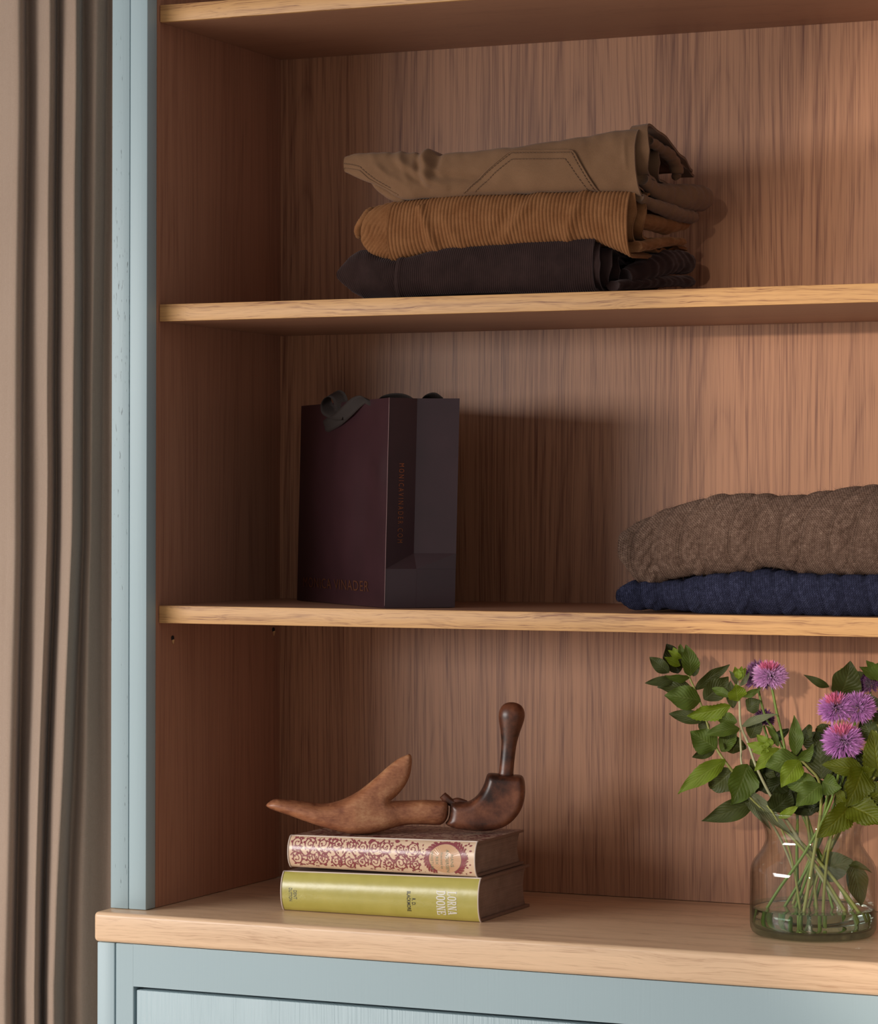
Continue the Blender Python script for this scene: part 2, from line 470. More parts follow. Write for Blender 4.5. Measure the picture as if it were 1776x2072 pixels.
for a, b in ((OX0, OX1), (OX1 + .06, XR - .001)):
    bm = bm_box(bmesh.new(), a + .0032, b - .0032, BF + .0008, BF + .021, OZ0 + .003, OZ1 - .0034, .0011, 2)
    dr = add_bm('door', bm, M['paint_door'], cb, smooth=True)
box('carcass', -.0205, XR + .0395, BF + .0225, .29, FZ, zt - .0005, M['dark'], cb)  # shade behind the door gaps is in its near-black colour

# ------------------------------------------------------------------ curtain
t = NT('linen'); ob = t.obj(); x, y, z = t.sep(ob)
wv = t.noise(t.xyz(t.math('MULTIPLY', x, 260.), t.math('MULTIPLY', y, 260.), t.math('MULTIPLY', z, 2600.)), 1., 2., .6)
wv2 = t.noise(t.xyz(t.math('MULTIPLY', x, 2600.), t.math('MULTIPLY', y, 1200.), t.math('MULTIPLY', z, 160.)), 1., 2., .6)
bl = t.noise(ob, 4.0, 2.0)
f = t.math('ADD', t.math('MULTIPLY', t.math('ADD', wv, wv2), .35), t.math('MULTIPLY', bl, .3))
t.set(Base_Color=t.ramp(f, [(.3, (.30, .215, .163)), (.7, (.40, .298, .232))]), Roughness=.95, Specular_IOR_Level=.05, Sheen_Weight=.2)
t.bump(t.math('ADD', wv, wv2), .22, .0008)
M['linen'] = t.m
# fold crests and valleys: (x at top, x at the middle, x at the foot, depth), photograph columns measured at depth .2
YC = .175
folds = [(-420, -420, -430, 0), (-380, -385, -390, 5), (-330, -330, -335, 0), (-280, -285, -290, 5), (-225, -225, -235, 0), (-170, -172, -180, 4.6),
         (-115, -118, -130, 0.2), (-70, -75, -90, 4.6), (-25, -30, -60, 4.2), (20, 16, -10, 0.4), (41, 37, 17, 0.1), (50, 46, 27, 4.4), (66, 60, 42, 3.6), (92, 84, 62, .7), (108, 98, 77, .4),
         (118, 110, 86, 4.6), (132, 124, 96, 2.2), (150, 144, 106, .9), (160, 156, 118, 1.2), (168, 172, 136, 5.2), (190, 186, 158, 3.4), (207, 198, 186, 4.6), (217, 212, 218, 7.0), (232, 236, 240, 6.0), (250, 254, 262, 6.2)]
fa = np.array(folds, float)
nz, ns = 120, 420
zz = np.linspace(FZ + .02, 1.75, nz)
s = np.linspace(0, len(fa) - 1, ns)
V = []
pyz = 1036 - (zz - CAM[2]) * 1905
for k, zv in enumerate(zz):
    p = np.clip(pyz[k], -300, 2400)
    cx = [np.interp(p, [0, 1100, 2072], fa[i, :3]) for i in range(len(fa))]
    sw = s + 0.0
    px = np.interp(sw, np.arange(len(fa)), cx)
    # softened profile
    dep = sum(np.interp(sw + q, np.arange(len(fa)), fa[:, 3]) for q in np.linspace(-.42, .42, 9)) / 9
    amp = np.interp(p, [-300, 1000, 2300], [.85, 1.0, 1.25])
    d = CF[None, :] + CR[None, :] * ((px - 888) / FPX)[:, None]
    Yv = YC + (dep - 2.2) * .0098 * amp
    X = CAM[0] + d[:, 0] * ((Yv - CAM[1]) / d[:, 1])
    X = X + .0025 * noise(X * 14, zv * 2.2, 0, 5) * 1.0
    Yv = Yv + .0035 * noise(X * 16, zv * 2.6, 2.0, 3) + .0012 * noise(X * 60, zv * 9, 1.0, 9)
    V.append(np.stack([X, Yv, np.full(ns, zv)], 1))
V = np.concatenate(V)
V[:, 0] = np.minimum(V[:, 0], -.0445 - .0004 * np.arange(len(V)) / len(V))
n0 = len(V)
V2 = V + np.array([0, .0022, 0])
F = np.vstack([grid_faces(nz, ns), grid_faces(nz, ns, off=n0, flip=True)])
o = add('curtain', np.vstack([V, V2]), F, M['linen'], None, loc=(-.3, YC, FZ + .02)); tag(o, 'beige linen curtain hanging in folds beside the blue upright', 'curtain')

# ------------------------------------------------------------------ lettering
def text_mesh(s, spacing=1.0, shear=0.0, bold=0.0):
    """flat glyph outlines of the built-in face, lower-left at the origin, height about .73"""
    cu = bpy.data.curves.new('glyphs', 'FONT'); cu.body = s; cu.size = 1.0; cu.space_character = spacing
    cu.offset = bold; cu.resolution_u = 3
    o = bpy.data.objects.new('glyphs', cu); COL.objects.link(o)
    dg = bpy.context.evaluated_depsgraph_get(); dg.update()
    me = bpy.data.meshes.new_from_object(o.evaluated_get(dg))
    V = np.array([v.co[:] for v in me.vertices]); F = [list(p.vertices) for p in me.polygons]
    bpy.data.objects.remove(o); bpy.data.curves.remove(cu); bpy.data.meshes.remove(me)
    V[:, 0] -= V[:, 0].min()
    return V[:, :2], F

def place(V2, F, origin, ex, ey, sx, sy, conform=None):
    """map 2-D glyphs to world: ex/ey directions, sx/sy sizes"""
    V2 = np.asarray(V2)
    P = np.asarray(origin) + V2[:, :1] * sx * np.asarray(ex) + V2[:, 1:2] * sy * np.asarray(ey)
    if conform is not None: P = conform(P)
    return P, F

def slab_glyph(ch):
    """heavy condensed slab-serif capitals on a 0..1 box, drawn as outline pieces"""
    R = lambda a, b, c, d: ([(a, b), (c, b), (c, d), (a, d)], [[0, 1, 2, 3]])
    def Q(*p): return (list(p), [list(range(len(p)))])
    def ring(cx, cy, rx, ry, tx, ty, a0=0, a1=360, n=28):
        A = np.radians(np.linspace(a0, a1, n + 1)); v, f = [], []
        for k, a in enumerate(A):
            def se(r, q): c = math.cos(a) if q == 0 else math.sin(a); return r * math.copysign(abs(c) ** .8, c)
            v += [(cx + se(rx, 0), cy + se(ry, 1)), (cx + se(rx - tx, 0), cy + se(ry - ty, 1))]
        for k in range(n): f.append([2 * k, 2 * k + 2, 2 * k + 3, 2 * k + 1])
        return (v, f)
    T = .25; S = .10
    G = {'L': [R(.10, 0, .10 + T, 1), R(0, 0, .95, S), R(0, 1 - S, .47, 1), R(.78, 0, .95, .34)],
         'O': [ring(.5, .5, .5, .51, .27, .12)],
         'D': [R(.10, 0, .10 + T, 1), ring(.42, .5, .56, .5, .27, S, -90, 90, 16), R(0, 0, .45, S), R(0, 1 - S, .45, 1)],
         'R': [R(.10, 0, .10 + T, 1), R(0, 0, .46, S), R(0, 1 - S, .45, 1), ring(.44, .74, .48, .26, .25, S, -90, 90, 14), R(.3, .45, .5, .52), Q((.42, .5), (.68, .5), (.93, S), (1.02, S), (1.02, 0), (.74, 0))],
         'N': [R(.10, 0, .26, 1), R(.76, 0, .92, 1), Q((.05, 1), (.36, 1), (.92, .0), (.70, 0)), R(0, 0, .38, S), R(.0, 1 - S, .3, 1), R(.62, 1 - S, 1.04, 1)],
         'A': [Q((.36, 1), (.66, 1), (.94, 0), (.66, 0)), Q((.36, 1), (.50, 1), (.26, 0), (.12, 0)), R(.28, .24, .74, .34), R(.0, 0, .40, S), R(.56, 0, 1.04, S)],
         'E': [R(.10, 0, .10 + T, 1), R(0, 0, .95, S), R(0, 1 - S, .92, 1), R(.3, .45, .66, .55), R(.60, .36, .70, .64), R(.76, 0, .95, .32), R(.74, .68, .92, 1)]}
    return G[ch]
def slab_text(s, gap=.12):
    ms = []; x = 0
    for ch in s:
        for v, f in slab_glyph(ch): ms.append((np.array([(a + x, b, 0) for a, b in v]), f))
        x += 1.0 + gap
    V, F = merge(*ms); return V[:, :2], F, x - gap

# ------------------------------------------------------------------ paper gift bag
t = NT('aubergine_paper'); n = t.noise(t.obj(), 25.0, 3.0); n2 = t.noise(t.obj(), 1400.0, 2.0)
t.set(Base_Color=t.ramp(n, [(.3, (.026, .0088, .0120)), (.7, (.034, .0115, .0155))]), Roughness=.36, Specular_IOR_Level=.55)
t.bump(t.math('ADD', n2, t.math('MULTIPLY', n, 6.0)), .05, .001)
M['bag'] = t.m
M['bag_in'] = plain('aubergine_paper_inside', (.016, .009, .010), .7)
M['bag_edge'] = plain('bare_edge_highlight', (.16, .085, .085), .6)  # bare paper plus the corner's edge highlight, painted as a pale line
M['copper'] = plain('copper_foil', (.62, .24, .10), .32, Metallic=1.0)
M['copper_dim'] = plain('copper_foil_worn', (.34, .14, .075), .38, Metallic=.9)
bg_ = thing('paper_gift_bag', 'dark aubergine paper gift bag with ribbon handles on a shelf', 'bag', (.205, .105, Z3T))
z0, z1 = Z3T + .0005, .5360
b0 = np.array([.0545, .2185]); b1 = np.array([.2504, .0268]); b2 = np.array([.3090, .0735]); b3 = b0 + (b2 - b1)
lean = np.array([.0050, 0.0])
def wall_grid(pa, pb, nu, nv, bulge):
    """wall from plan point pa to pb"""
    u = np.linspace(0, 1, nu)[:, None]; v = np.linspace(0, 1, nv)[None, :]
    d = pb - pa; nrm = np.array([d[1], -d[0]]) / np.linalg.norm(d)
    off = bulge(u, v)
    X = pa[0] + d[0] * u + lean[0] * v + nrm[0] * off
    Y = pa[1] + d[1] * u + lean[1] * v + nrm[1] * off
    Z = z0 + (z1 - z0) * v + 0 * u
    return np.stack(np.broadcast_arrays(X, Y, Z), -1).reshape(-1, 3), grid_faces(nu, nv)
fb = lambda u, v: .006 * np.sin(math.pi * u) * np.sin(math.pi * np.clip(v, 0, 1)) ** .8 - .0045 * np.exp(-((u - .62) / .2) ** 2 - ((v - .93) / .13) ** 2) + .0022 * np.exp(-((u - .93) / .06) ** 2 - ((v - .66) / .10) ** 2) - .002 * np.exp(-((u - .8) / .1) ** 2 - ((v - .45) / .3) ** 2)
Vf, Ff = wall_grid(b0, b1, 46, 40, lambda u, v: -fb(u, v) * -1)
Vf = np.array(Vf)
ofr = add('front_panel', Vf, Ff, M['bag'], bg_)
Vb, Fb = wall_grid(b3, b2, 14, 14, lambda u, v: -.003 * np.sin(math.pi * u) * np.sin(math.pi * v))
add('back_panel', Vb, Fb[:, ::-1], M['bag'], bg_)
def gusset(pa, pb, side):
    d = pb - pa; L = np.linalg.norm(d); nrm = np.array([d[1], -d[0]]) / L
    q = lambda u, v, o: np.array([pa[0] + d[0] * u + lean[0] * v + nrm[0] * o, pa[1] + d[1] * u + nrm[1] * o, z0 + (z1 - z0) * v])
    c = .44; vb = .185
    nv = 12; V = []
    for v in np.linspace(vb, 1, nv):
        w = .0125 * min(1, (v - vb) / .05) * side
        V += [q(0, v, 0), q(c, v, -w), q(1, v, 0)]
    F = []
    for k in range(nv - 1):
        for j in (0, 1): F.append([3 * k + j, 3 * k + j + 1, 3 * k + 4 + j, 3 * k + 3 + j])
    o = len(V)
    V += [q(0, 0, 0), q(c, .0, .0004), q(1, 0, 0), q(c, vb, .0006)]
    F += [[o, o + 1, o + 3], [o + 1, o + 2, 2, o + 3], [o, o + 3, 0]]
    return np.array(V), F, q
Vg, Fg, gq = gusset(b1, b2, 1)
og = add('side_gusset', Vg, Fg, M['bag'], bg_, smooth=False)
Vg2, Fg2, _ = gusset(b3, b0, 1)
add('side_gusset', Vg2, Fg2, M['bag'], bg_, smooth=False)
# base flap at the gusset foot, glued on
P = [gq(.445, .002, .0009), gq(.995, .002, .0009), gq(.995, .183, .0009), gq(.445, .183, .0009)]
P2 = [p - np.array([.0004, -.0005, 0]) for p in P]
add('base_flap', P + P2, [[0, 1, 2, 3], [7, 6, 5, 4], [0, 4, 5, 1], [1, 5, 6, 2], [2, 6, 7, 3], [3, 7, 4, 0]], M['bag'], bg_, smooth=False)
add('bottom', [(*b0, z0), (*b1, z0), (*b2, z0), (*b3, z0)], [[0, 1, 2, 3]], M['bag'], bg_, smooth=False)
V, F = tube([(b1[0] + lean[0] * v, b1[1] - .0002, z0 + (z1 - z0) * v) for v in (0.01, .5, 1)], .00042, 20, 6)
add('folded_edge', V, F, M['bag_edge'], bg_, label='pale worn corner crease with painted highlight')
# lettering on the gusset, reading downwards
V2, F2 = text_mesh('MONICAVINADER.COM', 1.6, bold=-.012)
L = V2[:, 0].max(); top = at(822, 938, .05)[2]; bot = at(822, 1098, .05)[2]
def gus(P): return P
vtop = (top - z0) / (z1 - z0); vbot = (bot - z0) / (z1 - z0)
d2 = b2 - b1; nn = np.array([d2[1], -d2[0]]) / np.linalg.norm(d2)
def gmap(V2):
    out = []
    for a, b in V2:
        v = vtop + (vbot - vtop) * a / L; u = .175 + .085 * b / .72
        w = -.0125 * (u / .44) + .0006
        out.append((b1[0] + d2[0] * u + lean[0] * v + nn[0] * w, b1[1] + d2[1] * u + nn[1] * w, z0 + (z1 - z0) * v))
    return np.array(out)
add('lettering', gmap(V2), F2, M['copper'], og, smooth=False, label='small copper lettering reading downwards')
V2, F2 = text_mesh('MONICA VINADER', 1.12)
L = V2[:, 0].max(); d1 = b1 - b0; n1 = np.array([d1[1], -d1[0]]) / np.linalg.norm(d1)
out = []
for a, b in V2:
    u = .085 + (.835 - .085) * a / L; v = .072 + .052 * b / .72
    w = float(fb(np.array(u), np.array(v))) + .0005
    out.append((b0[0] + d1[0] * u + lean[0] * v + n1[0] * w, b0[1] + d1[1] * u + n1[1] * w, z0 + (z1 - z0) * v))
add('lettering', out, F2, M['copper_dim'], ofr, smooth=False, label='worn copper lettering along the foot')
# ribbon
t = NT('grosgrain'); x, y, z = t.sep(t.uv())
rib = t.math('SINE', t.math('MULTIPLY', y, 2 * math.pi / .00085))
t.set(Base_Color=t.ramp(t.math('ADD', t.math('MULTIPLY', rib, .35), .5), [(0.1, (.014, .010, .009)), (.9, (.046, .033, .029))]), Roughness=.6, Specular_IOR_Level=.2)
t.bump(rib, .5, .0004)
M['ribbon'] = t.m
def ribbon(pts, wid, n=60, th=.0005):
    """pts: (px, py, Y, wx, wy) centre in the photo's columns with the across direction given as pixel offset"""
    C = catmull([at(p[0], p[1], p[2]) for p in pts], n)
    Wd = catmull([at(p[0] + p[3], p[1] + p[4], p[2] + (p[5] if len(p) > 5 else 0)) - at(p[0], p[1], p[2]) for p in pts], n)
    Wd = Wd / np.linalg.norm(Wd, axis=1)[:, None] * wid / 2
    s = np.r_[0, np.cumsum(np.linalg.norm(np.diff(C, axis=0), axis=1))]
    T = np.gradient(C, axis=0); N = np.cross(T, Wd); N /= np.linalg.norm(N, axis=1)[:, None] + 1e-12
    k = np.linspace(-1, 1, 5)
    A = (C[:, None] + Wd[:, None] * k[None, :, None]).reshape(-1, 3)
    V = np.vstack([A + np.repeat(N, 5, 0) * th / 2, A - np.repeat(N, 5, 0) * th / 2])
    F = np.vstack([grid_faces(n, 5), grid_faces(n, 5, off=len(A), flip=True)]).tolist()
    m = len(A)
    for q in range(n - 1):
        for e in (0, 4): F.append([q * 5 + e, (q + 1) * 5 + e, (q + 1) * 5 + e + m, q * 5 + e + m])
    uv = np.tile(np.stack([np.tile(k, n), np.repeat(s, 5)], 1), (2, 1))
    return V, F, uv
# the plan line of the front panel gives the depth of the knot for each column
def yf_bag(px):
    return np.interp(px, [607, 789], [b0[1], b1[1]])
r1 = [(752, 822, yf_bag(752) + .004, 10, 4), (748, 811, yf_bag(748) + .002, 12, 6), (738, 806, yf_bag(738) - .004, 11, 9), (722, 813, yf_bag(722) - .010, 10, 12), (704, 830, yf_bag(704) - .014, 10, 12), (684, 848, yf_bag(684) - .015, 9, 13), (664, 860, yf_bag(664) - .014, 3, 14), (657, 866, yf_bag(657) - .008, 2, 14), (672, 874, yf_bag(672) - .004, 2, 13)]
V, F, uv = ribbon(r1, .0150, 70); add('ribbon_handle', V, F, M['ribbon'], bg_, uv=uv)
r2 = [(690, 836, yf_bag(690) + .003, 13, 2), (690, 815, yf_bag(690) + .001, 13, -6, .004), (683, 800, yf_bag(683) - .002, 12, -8, .006), (672, 797, yf_bag(672) - .008, 12, -10, .006), (660, 808, yf_bag(660) - .014, 13, -11), (662, 826, yf_bag(662) - .015, 10, -14), (680, 838, yf_bag(680) - .013, 6, -14), (697, 836, yf_bag(697) - .010, 6, -14)]
V, F, uv = ribbon(r2, .0160, 70); add('ribbon_handle', V, F, M['ribbon'], bg_, uv=uv)
r3 = [(757, 823, .10, 0, 10, .006), (775, 808, .10, 0, 10, .006), (800, 803, .10, 0, 10, .006), (822, 806, .10, 0, 10, .006), (840, 816, .10, 0, 10, .006)]
V, F, uv = ribbon(r3, .0120, 40); add('ribbon_handle', V, F, M['ribbon'], bg_, uv=uv)
r4 = [(846, 822, .13, 0, 10, .006), (862, 806, .13, 0, 10, .006), (880, 802, .13, 0, 10, .006), (896, 812, .13, 0, 10, .006)]
V, F, uv = ribbon(r4, .0120, 40); add('ribbon_handle', V, F, M['ribbon'], bg_, uv=uv)

# ------------------------------------------------------------------ books
t = NT('page_edges'); x, y, z = t.sep(t.obj())
n = t.noise(t.xyz(t.math('MULTIPLY', x, 14.), t.math('MULTIPLY', y, 14.), t.math('MULTIPLY', z, 2600.)), 1., 2., .7)
n2 = t.noise(t.obj(), 60., 3.)
t.set(Base_Color=t.ramp(t.math('ADD', t.math('MULTIPLY', n, .6), t.math('MULTIPLY', n2, .4)), [(.3, (.17, .105, .075)), (.7, (.34, .225, .165))]), Roughness=.9)
t.bump(n, .3, .0006)
M['pages'] = t.m
def jacket(name, cols, rough=.30):
    t = NT(name); n = t.noise(t.obj(), 55.0, 3.0); n2 = t.noise(t.obj(), 160.0, 2.0, .6)
    t.set(Base_Color=t.ramp(n, [(.3, cols[0]), (.7, cols[1])]), Roughness=rough, Coat_Weight=.35, Coat_Roughness=.22)
    t.bump(t.math('ADD', n, t.math('MULTIPLY', n2, .25)), .14, .0022)
    return t.m
M['olive'] = jacket('olive_jacket', ((.44, .385, .078), (.50, .435, .10)))
M['cream'] = jacket('cream_jacket', ((.70, .49, .33), (.78, .56, .39)))
M['jacket_edge'] = plain('white_worn_jacket_edge', (.66, .55, .47), .4)
M['board'] = plain('book_board', (.22, .13, .09), .8)
M['red_ink'] = plain('madder_print', (.27, .050, .062), .32, Coat_Weight=.5, Coat_Roughness=.12)
M['white_ink'] = plain('white_print', (.80, .76, .68), .35)
M['black_ink'] = plain('black_print', (.016, .015, .016), .35)
M['grey_ink'] = plain('grey_print', (.10, .11, .10), .35)
M['green_ink'] = plain('faded_green_print', (.24, .27, .17), .4)
t = NT('red_scroll_cover'); n = t.noise(t.obj(), 120., 4., .6, 1.5)
t.set(Base_Color=t.ramp(n, [(.46, (.16, .030, .036)), (.52, (.50, .33, .24))]), Roughness=.4)
M['red_cover'] = t.m

def book(name, label, x0, x1, yf, yb, z0, hl, hr, spine_mat, cover_mat, board=.0026, bulge=.004):
    """lying book: spine towards -y; hl / hr its thickness at the left and right end"""
    b = thing(name, label, 'book', ((x0 + x1) / 2, (yf + yb) / 2, z0), 'books stacked flat on the worktop')
    h = lambda x: hl + (hr - hl) * (x - x0) / (x1 - x0)
    nx, na = 24, 13
    xs = np.linspace(x0, x1, nx); th = np.linspace(-1, 1, na)
    # jacket: bottom board, spine and top board as one folded sheet
    prof = [(yb, 0.0)] + [(yf + .010 + (yb - yf - .010) * q, 0.0) for q in (.66, .33, 0)] + [(yf + .004, 0.0)]
    def ring(x):
        hh = h(x); P = list(prof)
        for a in th: P.append((yf - bulge * (1 - a * a) + .0022 * a * a * a * a, hh * (.5 + .485 * a)))
        P += [(y, hh) for y, _ in prof[::-1]]
        return P
    out = np.array([[(x, p[0], z0 + p[1]) for p in ring(x)] for x in xs])
    m = out.shape[1]
    inner = out.copy()
    hh = h(xs)[:, None]; zc = z0 + hh / 2
    inner[:, :, 2] = zc + (out[:, :, 2] - zc) * ((hh - 2 * board) / hh)
    k0, k1 = len(prof), len(prof) + na
    inner[:, k0:k1, 1] += board
    n = nx * m
    V = np.vstack([out.reshape(-1, 3), inner.reshape(-1, 3)])
    F = grid_faces(nx, m, flip=True).tolist() + grid_faces(nx, m, off=n).tolist()
    for i in range(nx - 1):
        F.append([i * m, (i + 1) * m, n + (i + 1) * m, n + i * m]); F.append([i * m + m - 1, n + i * m + m - 1, n + (i + 1) * m + m - 1, (i + 1) * m + m - 1])
    for j in range(m - 1):
        F.append([j, n + j, n + j + 1, j + 1]); e = (nx - 1) * m; F.append([e + j, e + j + 1, n + e + j + 1, n + e + j])
    cv = add('cover', V, F, spine_mat, b, angle=50)
    cv.data.materials.append(cover_mat); cv.data.materials.append(M['board'])
    for p in cv.data.polygons:
        vi = [q for q in p.vertices]
        if all(q >= n for q in vi) or (any(q >= n for q in vi)): p.material_index = 2
        else:
            js = [q % m for q in vi]
            if all(q <= k0 - 1 for q in js) or all(q >= k1 for q in js): p.material_index = 1
    # page block with hollow fore-edge
    x0p, x1p, y0p, y1p = x0 + .003, x1 - .0032, yf + .002, yb - .0045
    nn, mm = 7, 11
    V = []
    for x in (x0p, x1p):
        for w in np.linspace(0, 1, mm):
            hh = h(x); zz_ = z0 + board + .0002 + (hh - 2 * board - .0004) * w
            bow = (w * 2 - 1) ** 2
            V += [(x, y0p - bulge * .6 * (1 - bow), zz_), (x, y1p - .006 * (1 - bow), zz_)]
    V = np.array(V); F = []
    q = 2 * mm
    for k in range(mm - 1):
        a = 2 * k
        F += [[a, a + 2, a + 3, a + 1], [q + a, q + a + 1, q + a + 3, q + a + 2], [a, q + a, q + a + 2, a + 2], [a + 1, a + 3, q + a + 3, q + a + 1]]
    F += [[0, 1, q + 1, q], [q - 2, 2 * q - 2, 2 * q - 1, q - 1]]
    add('page_block', V, F, M['pages'], b, smooth=False)
    # worn light edges of the jacket at both ends of the spine
    for x in (x0, x1):
        P = [(x, p[0] - .0002, z0 + p[1]) for p in ring(x)[k0 - 1:k1 + 1]]
        V, F = tube(P, .00075, 30, 6, up=(1, 0, 0)); add('jacket_edge', V, F, M['jacket_edge'], cv)
    P = [(x, yf + .0035, z0 + h(x) - .0001) for x in xs]
    V, F = tube(P, .0009, 24, 6); add('jacket_edge', V, F, M['jacket_edge'], cv)
    yface = lambda x, z: yf - bulge * (1 - (((z - z0) / h(x) - .5) / .485) ** 2) + .0022 * (((z - z0) / h(x) - .5) / .485) ** 4
    return b, cv, h, yface
BY = .0345
bk1, cv1, h1, yf1 = book('book', 'thick olive yellow book lying flat directly on the worktop', .1300, .3540, BY, .1705, .0005, .0406, .0446, M['olive'], M['board'])
bk1['label'] = 'thick olive yellow jacketed book lying directly on the worktop'
bk2, cv2, h2, yf2 = book('book', 'cream book with madder red scrollwork spine lying on the olive book', .1370, .3492, BY + .0022, .1660, .0458, .0330, .0362, M['cream'], M['red_cover'])
ex, ey = (0, 0, -1), (1, 0, 0)
def spine_text(cv, yface, kind, s, px, py0, py1, across, mat, spacing=1.0, slab=False, bold=0.0, **k):
    """lines running down the spine: left baseline column px, from row py0 to py1, glyph height 'across' in columns"""
    a = at(px, py0, BY - .003); b_ = at(px, py1, BY - .003); c = at(px + across, py0, BY - .003)
    if slab: V2, F2, L = slab_text(s); hgt = 1.0
    else:
        V2, F2 = text_mesh(s, spacing, bold=bold); L = V2[:, 0].max(); hgt = .70
    P, F = place(V2, F2, a, ex, ey, (a[2] - b_[2]) / L, (c[0] - a[0]) / hgt)
    P[:, 1] = [yface(x, z) - .00028 for x, z in zip(P[:, 0], P[:, 2])]
    return add('lettering', P, F, mat, cv, smooth=False)
spine_text(cv1, yf1, 0, 'LORNA', 906, 1803.5, 1851, 18, M['white_ink'], slab=True)
spine_text(cv1, yf1, 0, 'DOONE', 883.5, 1801.5, 1851.5, 18, M['white_ink'], slab=True)
spine_text(cv1, yf1, 0, 'R. D.', 834, 1817, 1832, 7, M['black_ink'], bold=.012)
spine_text(cv1, yf1, 0, 'BLACKMORE', 824, 1803, 1844, 7, M['black_ink'], bold=.012)
spine_text(cv1, yf1, 0, 'DENT', 594.5, 1801, 1819, 6.5, M['grey_ink'])
spine_text(cv1, yf1, 0, 'DUTTON', 585, 1796, 1823, 6.5, M['grey_ink'])

# ---- scrollwork print of the upper book, drawn on (x, z) of the spine
rnd = random.Random(11)
sx0, sx1 = .1400, .3440
def stroke(P, w0, w1):
    P = np.asarray(P); n = len(P); T = np.gradient(P, axis=0); T /= np.linalg.norm(T, axis=1)[:, None] + 1e-12
    N = np.stack([-T[:, 1], T[:, 0]], 1); w = np.linspace(w0, w1, n)[:, None] / 2
    return np.vstack([P + N * w, P - N * w]), [[i, i + 1, n + i + 1, n + i] for i in range(n - 1)]
def drop(c, ang, ln, wd, curl=.5):
    s = np.linspace(0, 1, 7); a = ang + curl * s
    P = np.array(c) + np.stack([np.cumsum(np.cos(a)), np.cumsum(np.sin(a))], 1) * ln / 7
    T = np.stack([np.cos(a), np.sin(a)], 1); N = np.stack([-T[:, 1], T[:, 0]], 1); w = (wd * np.sin(math.pi * np.minimum(1, s * .9 + .1)) ** .8)[:, None] / 2
    return np.vstack([P + N * w, P - N * w]), [[i, i + 1, 8 + i, 7 + i] for i in range(6)]
pieces = []
def spiral(c, r, a0, turns, sgn, w):
    th = np.linspace(0, turns * 2 * math.pi, 46); rr = r * (1 - .80 * th / th[-1])
    P = np.array(c) + np.stack([rr * np.cos(a0 + sgn * th), rr * np.sin(a0 + sgn * th)], 1)
    pieces.append(stroke(P, w, w * .55))
    for k in range(3, 34, 4):
        a = a0 + sgn * th[k]; pieces.append(drop(P[k], a + sgn * (.5 + .5 * rnd.random()), r * (.30 + .22 * rnd.random()), w * 1.5, sgn * .9))
    e = P[-1]; pieces.append(drop(e, a0, r * .3, r * .26, 1.5))
zmid = .0458 + .0175
rows = [(.0458 + .0262, .0070, 1), (.0458 + .0100, .0070, -1)]
k = 0
for zc, r, sg in rows:
    x = sx0 + .007
    while x < .292:
        rr_ = r * (.86 + .3 * rnd.random())
        spiral((x, zc + rnd.uniform(-.0012, .0012)), rr_, rnd.uniform(0, 6.28), 1.7, 1 if k % 2 else -1, .00115)
        x += rr_ * 2.12; k += 1
# winding stem between the rows, with comma leaves
xs = np.linspace(sx0 + .002, .292, 160); P = np.stack([xs, zmid + .0042 * np.sin(xs * 310)], 1); pieces.append(stroke(P, .0014, .0014))
for q in range(0, 160, 4):
    pieces.append(drop(P[q], rnd.uniform(0, 6.28), rnd.uniform(.0025, .0045), .0014, rnd.uniform(-1.4, 1.4)))
for q in range(260):
    c = (rnd.uniform(sx0 + .001, .293), .0458 + rnd.uniform(.0015, .0335)); pieces.append(drop(c, rnd.uniform(0, 6.28), rnd.uniform(.002, .0038), .0012, rnd.uniform(-1.6, 1.6)))
# oval cartouche with a feathered border
cc = np.array([at(902, 1738, BY)[0], at(902, 1738, BY)[2]]); ra, rb = .0185, .0150
for a in np.linspace(0, 2 * math.pi, 40, endpoint=False):
    p = cc + np.array([(ra + .0005) * math.cos(a), (rb + .0004) * math.sin(a)])
    pieces.append(drop(p, a + .55, .0062 + .002 * rnd.random(), .0022, .5))
th = np.linspace(0, 2 * math.pi, 60); pieces.append(stroke(cc + np.stack([(ra + .001) * np.cos(th), (rb + .001) * np.sin(th)], 1), .0022, .0022))
for k_ in range(40):
    c = (rnd.uniform(.327, .343), .0458 + rnd.uniform(.002, .034)); pieces.append(drop(c, rnd.uniform(-.5, .5) + (0 if rnd.random() < .5 else 3.1), rnd.uniform(.002, .004), .0016, rnd.uniform(-.6, .6)))
for k_ in range(26):
    x = sx0 + .204 * k_ / 26; pieces.append(drop((x, .0458 + h2(x) - .0012), rnd.uniform(-.6, .6) + (0 if k_ % 2 else 3.0), .006, .0030, rnd.uniform(-.8, .8)))
V, F = merge(*[(np.c_[p, np.zeros(len(p))], f) for p, f in pieces])
ok = [f for f in F if all(.0480 < V[q, 1] < .0458 + h2(V[q, 0]) - .0006 and sx0 - .002 < V[q, 0] < .3465 for q in f)]
P = np.array([(x, yf2(x, min(max(z, .047), .083)) - .00028, z) for x, z, _ in V])
add('scroll_print', P, ok, M['red_ink'], cv2, smooth=False, label='madder red scrollwork print', kind='stuff')
def spine2(s, px, py0, py1, ac, mat):
    a = at(px, py0, BY); b_ = at(px, py1, BY); c = at(px + ac, py0, BY)
    V2, F2 = text_mesh(s, 1.05); L = V2[:, 0].max()
    P, F = place(V2, F2, a, ex, ey, (a[2] - b_[2]) / L, (c[0] - a[0]) / .70)
    P[:, 1] = [yf2(x, z) - .00062 for x, z in zip(P[:, 0], P[:, 2])]
    add('lettering', P, F, mat, cv2, smooth=False)
n = 40; th = np.linspace(0, 2 * math.pi, n, endpoint=False)
